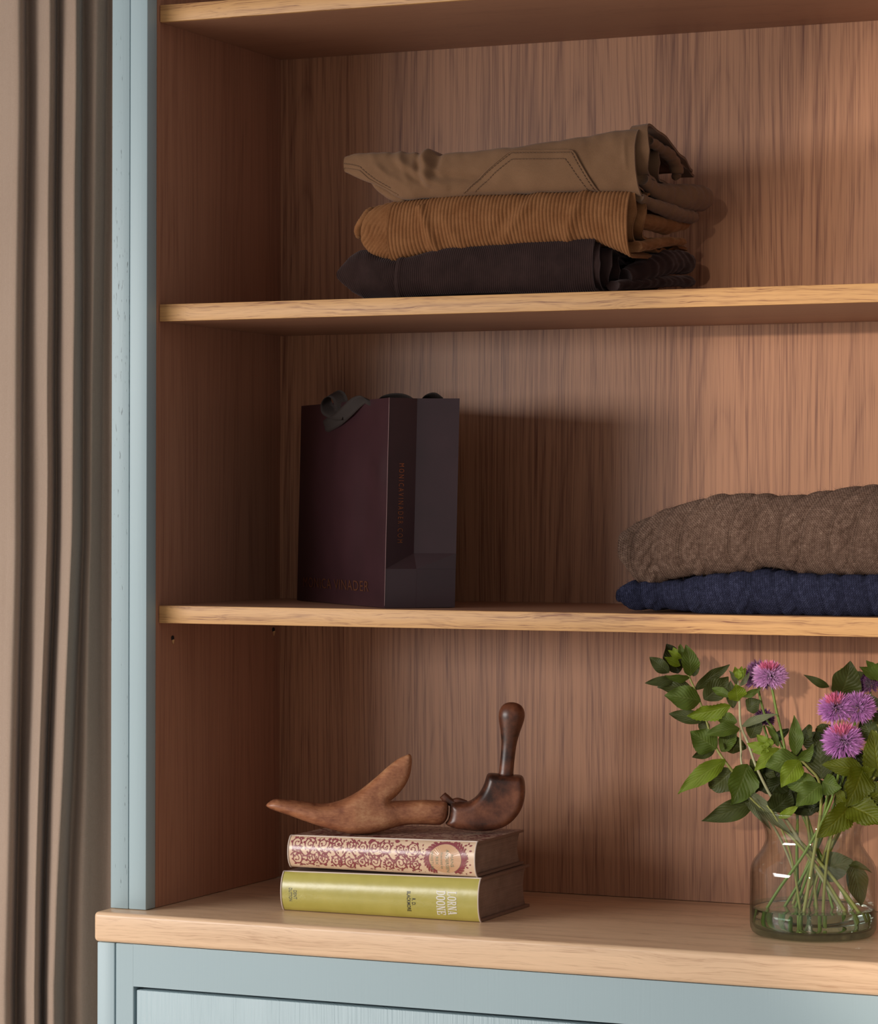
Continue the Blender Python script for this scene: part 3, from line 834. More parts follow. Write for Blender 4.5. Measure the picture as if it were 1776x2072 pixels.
P = [(cc[0] + ra * .97 * math.cos(a), 0, cc[1] + rb * .97 * math.sin(a)) for a in th] + [(cc[0] + ra * .5 * math.cos(a), 0, cc[1] + rb * .5 * math.sin(a)) for a in th] + [(cc[0], 0, cc[1])]
P = [(x, yf2(x, z) - .00045, z) for x, _, z in P]
M['peach'] = plain('peach_label', (.62, .36, .20), .35, Coat_Weight=.5, Coat_Roughness=.12)
add('title_oval', P, [[i, (i + 1) % n, n + (i + 1) % n, n + i] for i in range(n)] + [[n + i, n + (i + 1) % n, 2 * n] for i in range(n)], M['peach'], cv2, smooth=False)
spine2('HANS', 913, 1729, 1754, 6, M['green_ink']); spine2('ANDERSEN', 903, 1719, 1765, 6, M['green_ink'])
spine2('illustrated by', 893, 1724, 1758, 4.2, M['green_ink']); spine2('REX', 883, 1733, 1749, 5, M['green_ink']); spine2('WHISTLER', 873, 1722, 1760, 5, M['green_ink'])

# ------------------------------------------------------------------ wooden boot stretcher lying on the books
t = NT('old_beech'); ob = t.obj(); x, y, z = t.sep(ob)
n1 = t.noise(ob, 42., 4., .65); n2 = t.noise(t.xyz(t.math('MULTIPLY', x, 60.), t.math('MULTIPLY', y, 500.), t.math('MULTIPLY', z, 500.)), 1., 3., .6); n3 = t.noise(ob, 11., 2.)
f = t.math('ADD', t.math('ADD', t.math('MULTIPLY', n1, .45), t.math('MULTIPLY', n2, .25)), t.math('MULTIPLY', n3, .45))
t.set(Base_Color=t.ramp(f, [(.34, (.07, .024, .013)), (.46, (.25, .088, .042)), (.58, (.41, .170, .080)), (.70, (.56, .29, .145))]), Roughness=.40, Specular_IOR_Level=.5)
t.bump(t.math('ADD', n1, n2), .16, .0012)
M['beech'] = t.m
t = NT('dark_polished_wood'); ob = t.obj(); n1 = t.noise(ob, 60., 4., .65); n3 = t.noise(ob, 16., 2.)
t.set(Base_Color=t.ramp(t.math('ADD', t.math('MULTIPLY', n1, .55), t.math('MULTIPLY', n3, .45)), [(.38, (.032, .013, .009)), (.52, (.135, .045, .023)), (.67, (.27, .10, .05))]), Roughness=.36, Specular_IOR_Level=.55)
t.bump(n1, .12, .0012)
M['darkwood'] = t.m
S0 = at(720, 1690, .068)
SC = FPX / float((S0 - CAM) @ CF)
EXS = np.array([.9158, .4017, 0]); EYS = np.array([-.4017, .9158, 0])
BASEZ = .0458 + .0352
def sp(px, py): return ((px - 720) / SC, (1690 - py) / SC)
def smap(V):
    V = np.asarray(V); return S0 * np.array([1, 1, 0]) + np.array([0, 0, BASEZ - .0012]) + V[:, :1] * EXS + V[:, 1:2] * EYS + V[:, 2:3] * np.array([0, 0, 1])
st = thing('shoe_stretcher', 'antique wooden shoe stretcher with knob handle lying on the stacked books', 'shoe stretcher', (S0[0] + .05, S0[1] + .02, BASEZ))
toe = [(537, 1632), (544, 1625), (556, 1619), (580, 1620), (610, 1623), (640, 1627), (664, 1627), (688, 1621), (708, 1612), (727, 1601), (745, 1587), (764, 1571), (785, 1552), (805, 1537), (820, 1530), (830, 1527),
       (833, 1540), (832, 1553), (829, 1570), (821, 1588), (811, 1602), (800, 1614), (790, 1622), (800, 1622), (830, 1621), (860, 1620), (885, 1621), (903, 1622), (907, 1630), (907, 1646), (904, 1658), (896, 1668), (885, 1671),
       (860, 1670), (830, 1670), (805, 1674), (785, 1680), (765, 1686), (745, 1689), (722, 1690), (700, 1688), (675, 1682), (645, 1673), (615, 1663), (585, 1652), (558, 1643), (545, 1638)]
toe = catmull([sp(*p) for p in toe] + [sp(*toe[0])], 150)[:-1]
def wm(xv, zv):
    # slender shank, broad forefoot, thin upright wing
    u = xv * SC + 720; w_ = 1690 - zv * SC
    a = np.interp(u, [537, 570, 640, 720, 780, 810, 907], [.55, .80, 1.15, 1.25, 1.0, .78, .72])
    b = np.interp(w_, [1528, 1590, 1640], [.35, .72, 1.0])
    return a * np.where(u < 850, b, 1.0)
V, F = inflate(toe, .0020, .0160, .0105, 0.0, 2.1, wm)
add('toe_piece', smap(V), F, M['beech'], st, angle=70)
heel = [(910, 1624), (935, 1624), (950, 1621), (962, 1613), (972, 1601), (979, 1587), (983, 1574), (986, 1567), (992, 1565), (1010, 1566), (1035, 1568), (1052, 1569), (1059, 1575), (1062, 1590), (1062, 1608), (1059, 1626), (1052, 1643), (1041, 1658), (1027, 1670), (1010, 1678), (990, 1682), (965, 1683), (935, 1680), (915, 1676), (903, 1670), (901, 1666), (906, 1660), (909, 1648)]
heel = catmull([sp(*p) for p in heel] + [sp(*heel[0])], 120)[:-1]
V, F = inflate(heel, .0020, .0195, .0095, 0.0, 2.6, lambda a, b: np.interp(a * SC + 720, [900, 960, 1062], [.72, 1.0, 1.0]))
add('heel_block', smap(V), F, M['darkwood'], st, angle=70)
# knob handle turned on a lathe, leaning slightly
ax0 = np.array(sp(1023, 1572)); ax1 = np.array(sp(1037, 1424))
L = np.linalg.norm(ax1 - ax0); dr_ = (ax1 - ax0) / L; pr = np.array([dr_[1], -dr_[0]])
prof = [(0, 0), (14.2, 0), (14.5, 12), (14.4, 30), (14.8, 50), (15.6, 66), (17.6, 80), (20.6, 94), (23.6, 106), (25.6, 115), (26.4, 123), (25.6, 131), (22.8, 139), (17.2, 145.6), (9.6, 149.3), (3, 150.4), (0, 150.5)]
prof = catmull(np.array(prof), 54); n = 36; th = np.linspace(0, 2 * math.pi, n, endpoint=False)
V = []
for r_, l_ in prof:
    for a in th:
        q = ax0 + dr_ * (l_ / SC) + pr * (r_ / SC * math.cos(a)); V.append((q[0], r_ / SC * math.sin(a), q[1]))
add('knob_handle', smap(V), grid_faces(len(prof), n, wrap_m=True), M['darkwood'], st)
P = [(*sp(918, 1628), 0), (*sp(908, 1622), 0), (*sp(900, 1615), 0), (*sp(895, 1610), 0)]
V, F = tube([(p[0], 0, p[1]) for p in P], [.0042, .0042, .0045, .0040], 20, 10, up=(0, 1, 0)); add('peg', smap(V), F, M['darkwood'], st)
P = [(*sp(905, 1626), 0), (*sp(925, 1622), 0), (*sp(945, 1624), 0)]
V, F = tube([(p[0], 0, p[1]) for p in P], [.002, .0036, .0015], 16, 8, up=(0, 1, 0)); add('hinge', smap(V), F, M['darkwood'], st)

# ------------------------------------------------------------------ folded cloth
def sheet(xs, path, thick, disp=None, xoff=None, zmin=Z3T + .0004):
    """cloth folded over a front edge; path(x) -> section points (y, z) from back top round the front to back bottom"""
    S = np.array([path(x) for x in xs]); nx, m = S.shape[:2]
    T = np.gradient(S, axis=1); T /= np.linalg.norm(T, axis=2)[..., None] + 1e-12
    N = np.stack([T[..., 1], -T[..., 0]], -1)
    seg = np.linalg.norm(np.diff(S, axis=1), axis=2); s = np.concatenate([np.zeros((nx, 1)), np.cumsum(seg, 1)], 1)
    X = np.repeat(np.asarray(xs)[:, None], m, 1)
    if xoff is not None: X = X + xoff(np.linspace(0, 1, nx)[:, None], s, S[..., 0], S[..., 1])
    d = disp(X, s, S[..., 0], S[..., 1]) if disp is not None else 0 * X
    O = np.stack([X, S[..., 0] + N[..., 0] * d, S[..., 1] + N[..., 1] * d], -1)
    I = np.stack([X, O[..., 1] - N[..., 0] * thick, O[..., 2] - N[..., 1] * thick], -1)
    n = nx * m
    V = np.vstack([O.reshape(-1, 3), I.reshape(-1, 3)])
    F = [grid_faces(nx, m, flip=True), grid_faces(nx, m, off=n)]
    j = np.arange(m - 1); e = (nx - 1) * m; i = np.arange(nx - 1) * m
    F.append(np.stack([j, n + j, n + j + 1, j + 1], 1)); F.append(np.stack([e + j, e + j + 1, n + e + j + 1, n + e + j], 1))
    F.append(np.stack([i, i + m, n + i + m, n + i], 1)); F.append(np.stack([i + m - 1, n + i + m - 1, n + i + 2 * m - 1, i + 2 * m - 1], 1))
    uv = np.stack([X.ravel(), s.ravel()], 1); uv = np.vstack([uv, uv])
    V[:, 2] = np.maximum(V[:, 2], zmin)
    return V, np.vstack(F), uv

def usec(yf, yb, zt, zb, ztb, zbb, nt=14, na=34, nbk=14, rnd_=.62, sharp=1.0):
    """half-stadium section, thick at the front fold and tapering to the back"""
    h = (zt - zb) / 2; zc = (zt + zb) / 2; ry = h * rnd_
    a = np.linspace(math.pi / 2, -math.pi / 2, na)
    ca = np.cos(a); sa = np.sin(a)
    ca = np.sign(ca) * np.abs(ca) ** sharp; sa = np.sign(sa) * np.abs(sa) ** sharp
    arc = np.stack([yf + ry - ry * ca, zc + h * sa], 1)
    q = np.linspace(1, 0, nt, endpoint=False)
    e = q * q * (3 - 2 * q) * .5 + q * .5
    top = np.stack([yf + ry + (yb - yf - ry) * q, zt + (ztb - zt) * e], 1)
    q = np.linspace(0, 1, nbk + 1)[1:]; e = q * q * (3 - 2 * q) * .5 + q * .5
    bot = np.stack([yf + ry + (yb - yf - ry) * q, zb + (zbb - zb) * e], 1)
    return np.vstack([top, arc, bot])

def outline(pts, Y):
    """rows of the photograph -> (x, z) at depth Y"""
    return [(at(a, b, Y)[0], at(a, b, Y)[2]) for a, b in pts]

def drape(bvh, P, off, dirn=(0, 1, 0)):
    out = []
    for x, z in P:
        h = bvh.ray_cast(Vector((x, -.3, z)), Vector(dirn))
        y = h[0].y if h[0] is not None else None
        out.append((x, (y if y is not None else out[-1][1] + off if out else .02) - off, z))
    return np.array(out)
def bvh_of(V, F): return BVHTree.FromPolygons([tuple(v) for v in V], [list(f) for f in F])

def fold_pile(name, base, xr, layers, mat, seed, depth_rng, wale=0.0, amp=.0012, back=.045):
    """inner folds seen at the open end of folded trousers: nested sheets that end at different lengths"""
    for q, (yf, yb, zt, zb, ztb, zbb, dx) in enumerate(layers):
        xs = np.linspace(xr - back, xr + dx, 40)
        def dsp(X, s, Y, Z, q=q):
            w = np.clip((X - (xr - .04)) / .04, 0, 1)
            d = .0034 * w * fbm(s * 32 + q * 9, X * 18, q, seed + q, 2)
            if wale: d = d + amp * np.abs(np.sin(math.pi * (s + .3 * X) / wale)) ** .8
            return d
        def xo(i, s, Y, Z, q=q):
            return np.clip((i - .5) * 2, 0, 1) * (.0035 * noise(s * 24 + q * 3, 0 * s, q, seed + 20 + q) - .005 * np.abs(Z - (zt + zb) / 2) / (zt - zb) * 2)
        V, F, uv = sheet(xs, lambda x: usec(yf, yb, zt, zb, ztb, zbb, 22, 26, 22, .9), .0026, dsp, xo, zmin=Z2T + .0004)
        add(name, V, F, mat, base, uv=uv)

def lobe(name, base, pts, radii, mat, seed, squash=.75, wr=.0022, freq=70, wale=0.0):
    P = np.array([at(*p) for p in pts])
    def dsp(V):
        d = wr * .8 * fbm(V[..., 0] * freq, V[..., 1] * freq * .6, V[..., 2] * freq, seed, 2)
        d = d + wr * .22 * np.sin(V[..., 1] * 420 + 6 * noise(V[..., 0] * 40, V[..., 2] * 60, 0, seed))
        if wale: d = d + .0007 * np.abs(np.sin(math.pi * (V[..., 2] + V[..., 0] * .4) / wale))
        return d
    radii = np.interp(np.linspace(0, 1, 60), np.linspace(0, 1, len(radii)), list(radii[:-1]) + [radii[-2]]); tt = np.linspace(0, 1, 60); radii = radii * np.sqrt(np.clip(1 - (np.clip(tt - .84, 0, 1) / .162) ** 2, 0, 1))
    V, F = tube(P, radii, 60, 36, squash, up=(0, 0, 1), disp=dsp); V[:, 2] = np.maximum(V[:, 2], Z2T + .0004)
    return add(name, V, F, mat, base)

M['tan'] = cloth('tan_twill', (.200, .107, .056), (.148, .076, .038), 1100., .22, .12)
M['tan_stitch'] = plain('brown_thread', (.115, .058, .028), .8)
t = NT('caramel_corduroy'); x, y, z = t.sep(t.uv()); n1 = t.noise(t.obj(), 45., 3., .6); n2 = t.noise(t.obj(), 900., 2.)
wl = t.math('ABSOLUTE', t.math('SINE', t.math('MULTIPLY', x, math.pi / .0040)))
t.set(Base_Color=t.ramp(t.math('ADD', t.math('MULTIPLY', n1, .7), t.math('MULTIPLY', n2, .3)), [(.35, (.165, .064, .023)), (.65, (.240, .106, .043))]), Roughness=.85, Specular_IOR_Level=.1, Sheen_Weight=.35, Sheen_Roughness=.4, Sheen_Tint=(.9, .55, .3))
t.bump(n2, .25, .0006); M['caramel'] = t.m
t = NT('black_brown_corduroy'); n1 = t.noise(t.obj(), 45., 3., .6); n2 = t.noise(t.obj(), 1100., 2.)
t.set(Base_Color=t.ramp(n1, [(.3, (.020, .0105, .0095)), (.7, (.034, .018, .016))]), Roughness=.9, Specular_IOR_Level=.08, Sheen_Weight=.35, Sheen_Roughness=.45, Sheen_Tint=(.5, .4, .4))
t.bump(n2, .25, .0006); M['black'] = t.m

YT = .012
GRP = 'folded trousers stacked on the upper shelf'
# ---- bottom pair: almost black corduroy
XA, XB = at(798, 560, YT)[0], at(1198, 540, YT)[0]
tr3 = thing('folded_trousers', 'almost black fine corduroy trousers at the bottom of the folded pile', 'trousers', ((XA + XB) / 2, .10, Z2T), GRP)
zt3 = outline([(690, 540), (715, 512), (740, 508), (775, 520), (800, 522), (850, 512), (900, 503), (950, 497), (1000, 493), (1050, 489), (1100, 486), (1150, 483), (1198, 481)], YT)
zf = Z2T + .0006
xs = np.linspace(XA, XB, 680)
wl3 = .00222
def dd3(X, s, Y, Z):
    b = X + .0016 * np.sin(Z * 60 + X * 20) + .0012 * fbm(X * 14, Z * 18, 0, 31, 2)
    return .0005 * np.abs(np.sin(math.pi * b / wl3)) + .0020 * fbm(X * 16, Z * 20, Y * 8, 33, 2) + .0012 * np.exp(-((X - XA - .004) / .003) ** 2)
V, F, uv = sheet(xs, lambda x: usec(YT, .20, float(interp(zt3, x)), zf + .0015, Z2T + .046, zf + .0015, 8, 40, 6, .45), .0028, dd3, zmin=Z2T + .0004)
add('folded_leg', V, F, M['black'], tr3, uv=uv)
# seat part that swells out at the left end
xl = np.linspace(at(693, 560, YT + .02)[0], XA + .012, 240)
zb3 = [(at(a, b, YT + .02)[0], max(at(a, b, YT + .02)[2], zf + .001)) for a, b in ((690, 562), (700, 575), (715, 590), (737, 604), (800, 604))]
zt3b = outline([(690, 556), (697, 545), (712, 520), (730, 508), (750, 506), (775, 517), (800, 528)], YT + .02)
def dd3b(X, s, Y, Z):
    b = X + .25 * Z + .004 * fbm(X * 22, Z * 26, 0, 37, 2)
    return .0005 * np.abs(np.sin(math.pi * b / wl3)) + .0042 * fbm(X * 24, Z * 30, Y * 10, 38, 2)
V, F, uv = sheet(xl, lambda x: usec(YT + .006, .17, float(interp(zt3b, x)), float(interp(zb3, x, False)), Z2T + .04, zf + .001, 8, 36, 6, .7), .0028, dd3b, zmin=Z2T + .0004)
add('folded_seat', V, F, M['black'], tr3, uv=uv)
fold_pile('inner_fold', tr3, XB, [(.016, .19, Z2T + .054, zf + .002, Z2T + .043, zf + .002, .010), (.024, .195, Z2T + .046, zf + .007, Z2T + .040, zf + .006, .016), (.040, .20, Z2T + .036, zf + .010, Z2T + .034, zf + .012, .020), (.06, .20, Z2T + .027, zf + .014, Z2T + .026, zf + .016, .014)], M['black'], 41, None, .0026, .0006)
lobe('hem_fold', tr3, [(1262, 560, .05), (1300, 545, .08), (1345, 530, .13), (1380, 532, .17), (1396, 545, .185)], [.008, .012, .014, .013, .005], M['black'], 43, .9, .0026, 60, .003)
lobe('hem_fold', tr3, [(1240, 578, .03), (1290, 574, .07), (1340, 570, .12), (1385, 570, .17), (1402, 574, .19)], [.007, .008, .009, .009, .004], M['black'], 44, .6, .0022, 60, .003)

# ---- middle pair: caramel wide-wale corduroy
YM = .014
XA, XB = at(783, 460, YM)[0], at(1268, 450, YM)[0]
tr2 = thing('folded_trousers', 'caramel wide wale corduroy trousers in the middle of the folded pile', 'trousers', ((XA + XB) / 2, .10, Z2T + .06), GRP)
zt2 = outline([(780, 412), (800, 407), (830, 403), (870, 400), (950, 397), (1020, 394), (1100, 391), (1180, 389), (1268, 386)], YM)
zb2 = outline([(780, 524), (800, 524), (830, 517), (850, 511), (900, 503), (950, 497), (1050, 489), (1150, 482), (1195, 482), (1215, 490), (1240, 500), (1262, 512), (1280, 524)], YM)
xs = np.linspace(XA, XB, 640); wl2 = .0040
def dd2(X, s, Y, Z):
    u = (X - XA) / (XB - XA); zc = np.interp(X, [p[0] for p in zb2], [p[1] for p in zb2]); v = (Z - zc) / .065
    lean = .010 * np.clip(.45 - v, 0, 1) ** 1.6 * np.exp(-((u - .12) / .2) ** 2) + .006 * np.clip(.4 - v, 0, 1) * np.exp(-((u - .95) / .12) ** 2)
    b = X - lean + .0010 * fbm(X * 22, Z * 22, 0, 51, 2)
    wr = .0034 * np.exp(-(((u - .16) - .10 * (.5 - v)) / .018) ** 2) * (v < .75) + .0030 * np.exp(-(((u - .26) - .14 * (.4 - v)) / .022) ** 2) * np.clip(.8 - v, 0, 1) \
        + .0036 * np.exp(-(((u - .60) + .22 * (.55 - v)) / .028) ** 2) * np.clip(1 - 2.2 * np.abs(v - .42), 0, 1) - .0026 * np.exp(-(((u - .53) + .2 * (.5 - v)) / .03) ** 2) * np.clip(1 - 2 * np.abs(v - .4), 0, 1) + .0024 * np.exp(-(((u - .80) + .1 * (.5 - v)) / .022) ** 2)
    seam = .0012 * (np.tanh((u - .165) / .003) * .5 + .5)
    return .0011 * np.abs(np.sin(math.pi * b / wl2)) ** .75 + wr + seam + .0016 * fbm(X * 20, Z * 24, Y * 8, 53, 2)
V, F, uv = sheet(xs, lambda x: usec(YM, .19, float(interp(zt2, x)), float(interp(zb2, x)), Z2T + .088, Z2T + .047, 8, 46, 6, .5), .0030, dd2)
add('folded_leg', V, F, M['caramel'], tr2, uv=uv); bv2 = bvh_of(V, F)
# turned-in left end with gathered folds
xl = np.linspace(at(736, 470, YM + .01)[0], XA + .010, 110)
zt2b = outline([(734, 452), (742, 430), (756, 419), (775, 413), (790, 410)], YM + .008)
zb2b = outline([(734, 490), (742, 506), (752, 515), (775, 521), (795, 525)], YM + .008)
def dd2b(X, s, Y, Z):
    b = X * .55 - .55 * Z + .004 * fbm(X * 30, Z * 30, 0, 57, 2)
    return .0010 * np.abs(np.sin(math.pi * b / .0032)) ** .75 + .0030 * fbm(X * 34, Z * 26, Y * 10, 58, 2)
V, F, uv = sheet(xl, lambda x: usec(YM + .004, .15, float(interp(zt2b, x)), float(interp(zb2b, x)), Z2T + .085, Z2T + .05, 8, 60, 6, .55), .0028, dd2b)
add('turned_end', V, F, M['caramel'], tr2, uv=uv)
lobe('waist_fold', tr2, [(760, 424, .05), (742, 437, .035), (731, 455, .032), (726, 470, .036), (730, 480, .05)], [.004, .006, .0065, .005, .003], M['caramel'], 59, .8, .0012, 90, .003)
fold_pile('inner_fold', tr2, XB, [(.020, .185, Z2T + .1075, Z2T + .048, Z2T + .088, Z2T + .052, .006), (.032, .185, Z2T + .1015, Z2T + .056, Z2T + .084, Z2T + .056, .012)], M['caramel'], 61, None, .0040, .0009)
lobe('hem_fold', tr2, [(1285, 445, .04), (1320, 452, .08), (1350, 457, .12), (1378, 452, .16), (1390, 447, .178)], [.007, .010, .0105, .009, .004], M['caramel'], 63, .75, .0016, 60, .0042)
lobe('hem_fold', tr2, [(1282, 500, .03), (1315, 495, .07), (1345, 490, .11), (1372, 489, .15), (1385, 490, .17)], [.008, .009, .008, .007, .003], M['caramel'], 64, .6, .0016, 60, .0042)

# ---- top pair: tan twill
XA, XB = at(694, 330, YM)[0], at(1290, 330, YM)[0]
tr1 = thing('folded_trousers', 'tan twill trousers with stitched pocket on top of the folded pile', 'trousers', ((XA + XB) / 2, .10, Z2T + .108), GRP)
zt1 = outline([(690, 322), (694, 316), (700, 309), (715, 307), (740, 311), (770, 312), (820, 309), (860, 308), (900, 305), (950, 302), (1000, 299), (1040, 296), (1080, 287), (1120, 279), (1160, 271), (1200, 265), (1250, 260), (1292, 257)], YM)
zb1 = outline([(690, 344), (697, 350), (712, 356), (740, 366), (765, 374), (780, 388), (797, 401), (815, 405), (870, 400), (930, 394), (1000, 392), (1100, 388), (1200, 386), (1262, 389), (1292, 398)], YM)
xs = np.linspace(XA, XB, 420)
cols = lambda X: np.interp(X, [XA, XB], [694, 1290])
def ridge(px, pz, a, b, w, h):
    a, b = np.array(a, float), np.array(b, float); d = b - a; L2 = d @ d
    t_ = np.clip(((px - a[0]) * d[0] + (pz - a[1]) * d[1]) / L2, 0, 1)
    q = np.hypot(px - a[0] - d[0] * t_, pz - a[1] - d[1] * t_)
    return h * np.exp(-(q / w) ** 2) * np.sin(math.pi * (.12 + .76 * t_)) ** .6
def dd1(X, s, Y, Z):
    px = cols(X); pz = 1036 - (Z - CAM[2]) * 1935
    fr = (Y < .07)
    d = 0
    for a, b, w, h in (((772, 330), (905, 402), 9, .0050), ((800, 318), (830, 385), 8, .0040), ((858, 315), (870, 392), 10, .0065), ((905, 308), (842, 352), 8, .0035), ((745, 325), (800, 385), 9, .0030), ((835, 330), (900, 380), 7, .0028), ((770, 360), (830, 400), 7, .0030),
                       ((885, 325), (882, 375), 9, -.0070), ((845, 330), (853, 385), 7, -.0045), ((790, 340), (870, 405), 8, -.0040), ((765, 345), (800, 380), 7, -.0030), ((930, 300), (1010, 330), 14, .0018), ((1225, 285), (1260, 372), 12, .0016), ((1180, 300), (1200, 360), 10, -.0010),
                       ((880, 378), (1000, 394), 9, -.0050), ((1262, 330), (1268, 385), 5, .0022)):
        d = d + ridge(px, pz, a, b, w, h)
    return .62 * d * fr + .0022 * fbm(X * 15, Z * 18, Y * 9, 71, 2) + .0006 * fbm(X * 60, Z * 70, Y * 20, 72, 2)
def xo1(i, s, Y, Z):
    v = (Z - (Z2T + .11)) / .07
    return np.clip((i - .8) * 5, 0, 1) * (-.004 + .004 * np.clip(.5 - v, 0, 1))
V, F, uv = sheet(xs, lambda x: usec(YM, .19, float(interp(zt1, x)), float(interp(zb1, x)), float(np.interp(x, [XA, XB], [Z2T + .135, Z2T + .140])), float(np.interp(x, [XA, XA + .05, XA + .09], [Z2T + .118, Z2T + .112, Z2T + .096])), 12, 60, 8, .5), .0030, dd1, xo1)
o1 = add('folded_leg', V, F, M['tan'], tr1, uv=uv); bv1 = bvh_of(V, F)
# pocket patch and its seams
pk = [(935, 390), (1032, 306), (1159, 305), (1203, 386)]
pw = [(at(a, b, YM)[0], at(a, b, YM)[2]) for a, b in pk]
nu, nv = 40, 16
G = []
for v in np.linspace(0, 1, nv):
    L_ = np.array(pw[0]) * (1 - v) + np.array(pw[1]) * v; R_ = np.array(pw[3]) * (1 - v) + np.array(pw[2]) * v
    for u in np.linspace(0, 1, nu): G.append(L_ * (1 - u) + R_ * u)
P = drape(bv1, G, .0016); Pb = P + np.array([0, .0030, 0])
n = len(P)
F = np.vstack([grid_faces(nv, nu), grid_faces(nv, nu, off=n, flip=True)]).tolist()
per = list(range(nu)) + [k * nu + nu - 1 for k in range(1, nv)] + [(nv - 1) * nu + k for k in range(nu - 2, -1, -1)] + [k * nu for k in range(nv - 2, 0, -1)]
for a, b in zip(per, per[1:] + per[:1]): F.append([a, n + a, n + b, b])
pocket = add('pocket', np.vstack([P, Pb]), F, M['tan'], tr1, angle=60)
bvp = bvh_of(np.vstack([V, P]), np.vstack([np.asarray(F[:0]).reshape(0, 4)]).astype(int).tolist() + [[q + len(V) for q in f] for f in grid_faces(nv, nu).tolist()])
def stitches(path, ln=.0024, gap=.0012, off=.0021, bv=bv1):
    W_ = np.array([(at(a, b, YM)[0], at(a, b, YM)[2]) for a, b in path]); d = np.linalg.norm(np.diff(W_, axis=0), axis=1).sum()
    n = int(d / (ln + gap)); R_ = resample(W_, n * 3 + 1); ms = []
    for k in range(n):
        q = drape(bv, [R_[3 * k], R_[3 * k + 2]], off); V, F = tube(q, .00042, 3, 5, smooth_path=False); ms.append((V, F))
    return merge(*ms)
ms = [stitches([(941, 387), (1034, 309), (1156, 308), (1198, 385)], off=.0020), stitches([(958, 388), (1036, 322), (1143, 321), (1150, 330), (1186, 386)], off=.0020)]
V, F = merge(*ms); add('stitching', V, F, M['tan_stitch'], pocket, kind='stuff')
V, F = merge(*[tube(drape(bv1, resample(np.array([(at(a, b, YM)[0], at(a, b, YM)[2]) for a, b in pth]), 40), .0016), .0008, 40, 6) for pth in ([(935, 390), (1032, 305), (1159, 304), (1205, 387)],)])
add('piped_edge', V, F, M['tan'], pocket)
pth = [[(696, 331), (712, 333), (728, 337), (742, 350), (760, 364), (790, 381)], [(696, 341), (712, 343), (728, 346), (745, 362), (770, 376), (800, 393)]]
ms = [stitches(p, off=.0004) for p in pth]
V, F = merge(*ms); add('stitching', V, F, M['tan_stitch'], tr1, kind='stuff')
V, F = merge(*[tube(drape(bv1, resample(np.array([(at(a, b, YM)[0], at(a, b, YM)[2]) for a, b in p]), 40), .0002), .0009, 40, 6) for p in (pth[1],)])
add('side_seam', V, F, M['tan'], tr1)
lobe('leg_fold', tr1, [(752, 366, YM + .012), (768, 376, YM + .014), (785, 388, YM + .016), (805, 398, YM + .018), (830, 402, YM + .02)], [.003, .0055, .007, .007, .004], M['tan'], 86, .9, .0012, 60)
# waistband rolled into the open end
fold_pile('inner_fold', tr1, XB, [(.022, .17, Z2T + .1680, Z2T + .113, Z2T + .138, Z2T + .102, .007), (.038, .17, Z2T + .160, Z2T + .122, Z2T + .136, Z2T + .106, -.010), (.070, .18, Z2T + .150, Z2T + .116, Z2T + .134, Z2T + .106, .006)], M['tan'], 81, None, back=.014)
lobe('leg_fold', tr1, [(1298, 362, .035), (1325, 385, .07), (1360, 396, .11), (1395, 400, .15), (1420, 402, .18), (1428, 404, .192)], [.006, .009, .0125, .0150, .0135, .005], M['tan'], 83, .95, .0022, 60)
lobe('leg_fold', tr1, [(1292, 400, .03), (1320, 413, .06), (1355, 427, .10), (1385, 436, .14), (1408, 440, .17)], [.006, .0085, .0095, .0095, .004], M['tan'], 84, .75, .0018, 60)
lobe('leg_fold', tr1, [(1312, 285, .05), (1335, 300, .08), (1358, 318, .11), (1368, 345, .125), (1366, 365, .125)], [.004, .006, .0075, .0065, .003], M['tan'], 85, .8, .0022, 60)

# ------------------------------------------------------------------ folded cable-knit jumpers
def knit(name, c1, c2, fleck, P, ph):
    t = NT(name); x, y, z = t.sep(t.uv())
    wx, wy = .00235, .00210
    a = t.math('DIVIDE', x, wx); fx = t.math('SUBTRACT', t.math('FRACT', a), .5)
    v = t.math('ADD', t.math('DIVIDE', y, wy), t.math('MULTIPLY', t.math('ABSOLUTE', fx), 1.5))
    st = t.math('SINE', t.math('MULTIPLY', v, 2 * math.pi))
    colm = t.math('COSINE', t.math('MULTIPLY', fx, 2 * math.pi))
    n1 = t.noise(t.obj(), 260., 3., .65); n2 = t.noise(t.obj(), 1500., 2., .6); n3 = t.noise(t.obj(), 40., 2.)
    f = t.math('ADD', t.math('MULTIPLY', n1, .55), t.math('ADD', t.math('MULTIPLY', n2, .30), t.math('MULTIPLY', st, .07)))
    f = t.math('ADD', f, t.math('MULTIPLY', n3, .15))
    col = t.ramp(f, [(.34, c2), (.56, c1), (.72, fleck)])
    t.set(Base_Color=col, Roughness=.95, Specular_IOR_Level=.05, Sheen_Weight=.35, Sheen_Roughness=.5, Sheen_Tint=(*fleck, 1))
    h = t.math('ADD', t.math('MULTIPLY', st, .5), t.math('ADD', t.math('MULTIPLY', colm, .35), t.math('MULTIPLY', n2, .7)))
    ff = t.math('FRACT', t.math('ADD', t.math('DIVIDE', t.math('SUBTRACT', x, ph), P), 8.0))
    g1 = t.math('MINIMUM', ff, t.math('SUBTRACT', 1.0, ff)); g = t.math('MINIMUM', g1, t.math('ABSOLUTE', t.math('SUBTRACT', ff, .5)))
    gr = t.n('ShaderNodeMapRange', ins={0: g, 1: .060, 2: .025}).outputs[0]
    lad = t.math('SINE', t.math('MULTIPLY', y, 2 * math.pi / .0021))
    h = t.math('ADD', h, t.math('MULTIPLY', gr, t.math('SUBTRACT', t.math('MULTIPLY', lad, .8), 3.2)))
    t.bump(h, .9, .0012)
    return t.m
M['taupe'] = knit('taupe_wool', (.175, .108, .080), (.085, .048, .035), (.36, .245, .19), .0490, .0115)
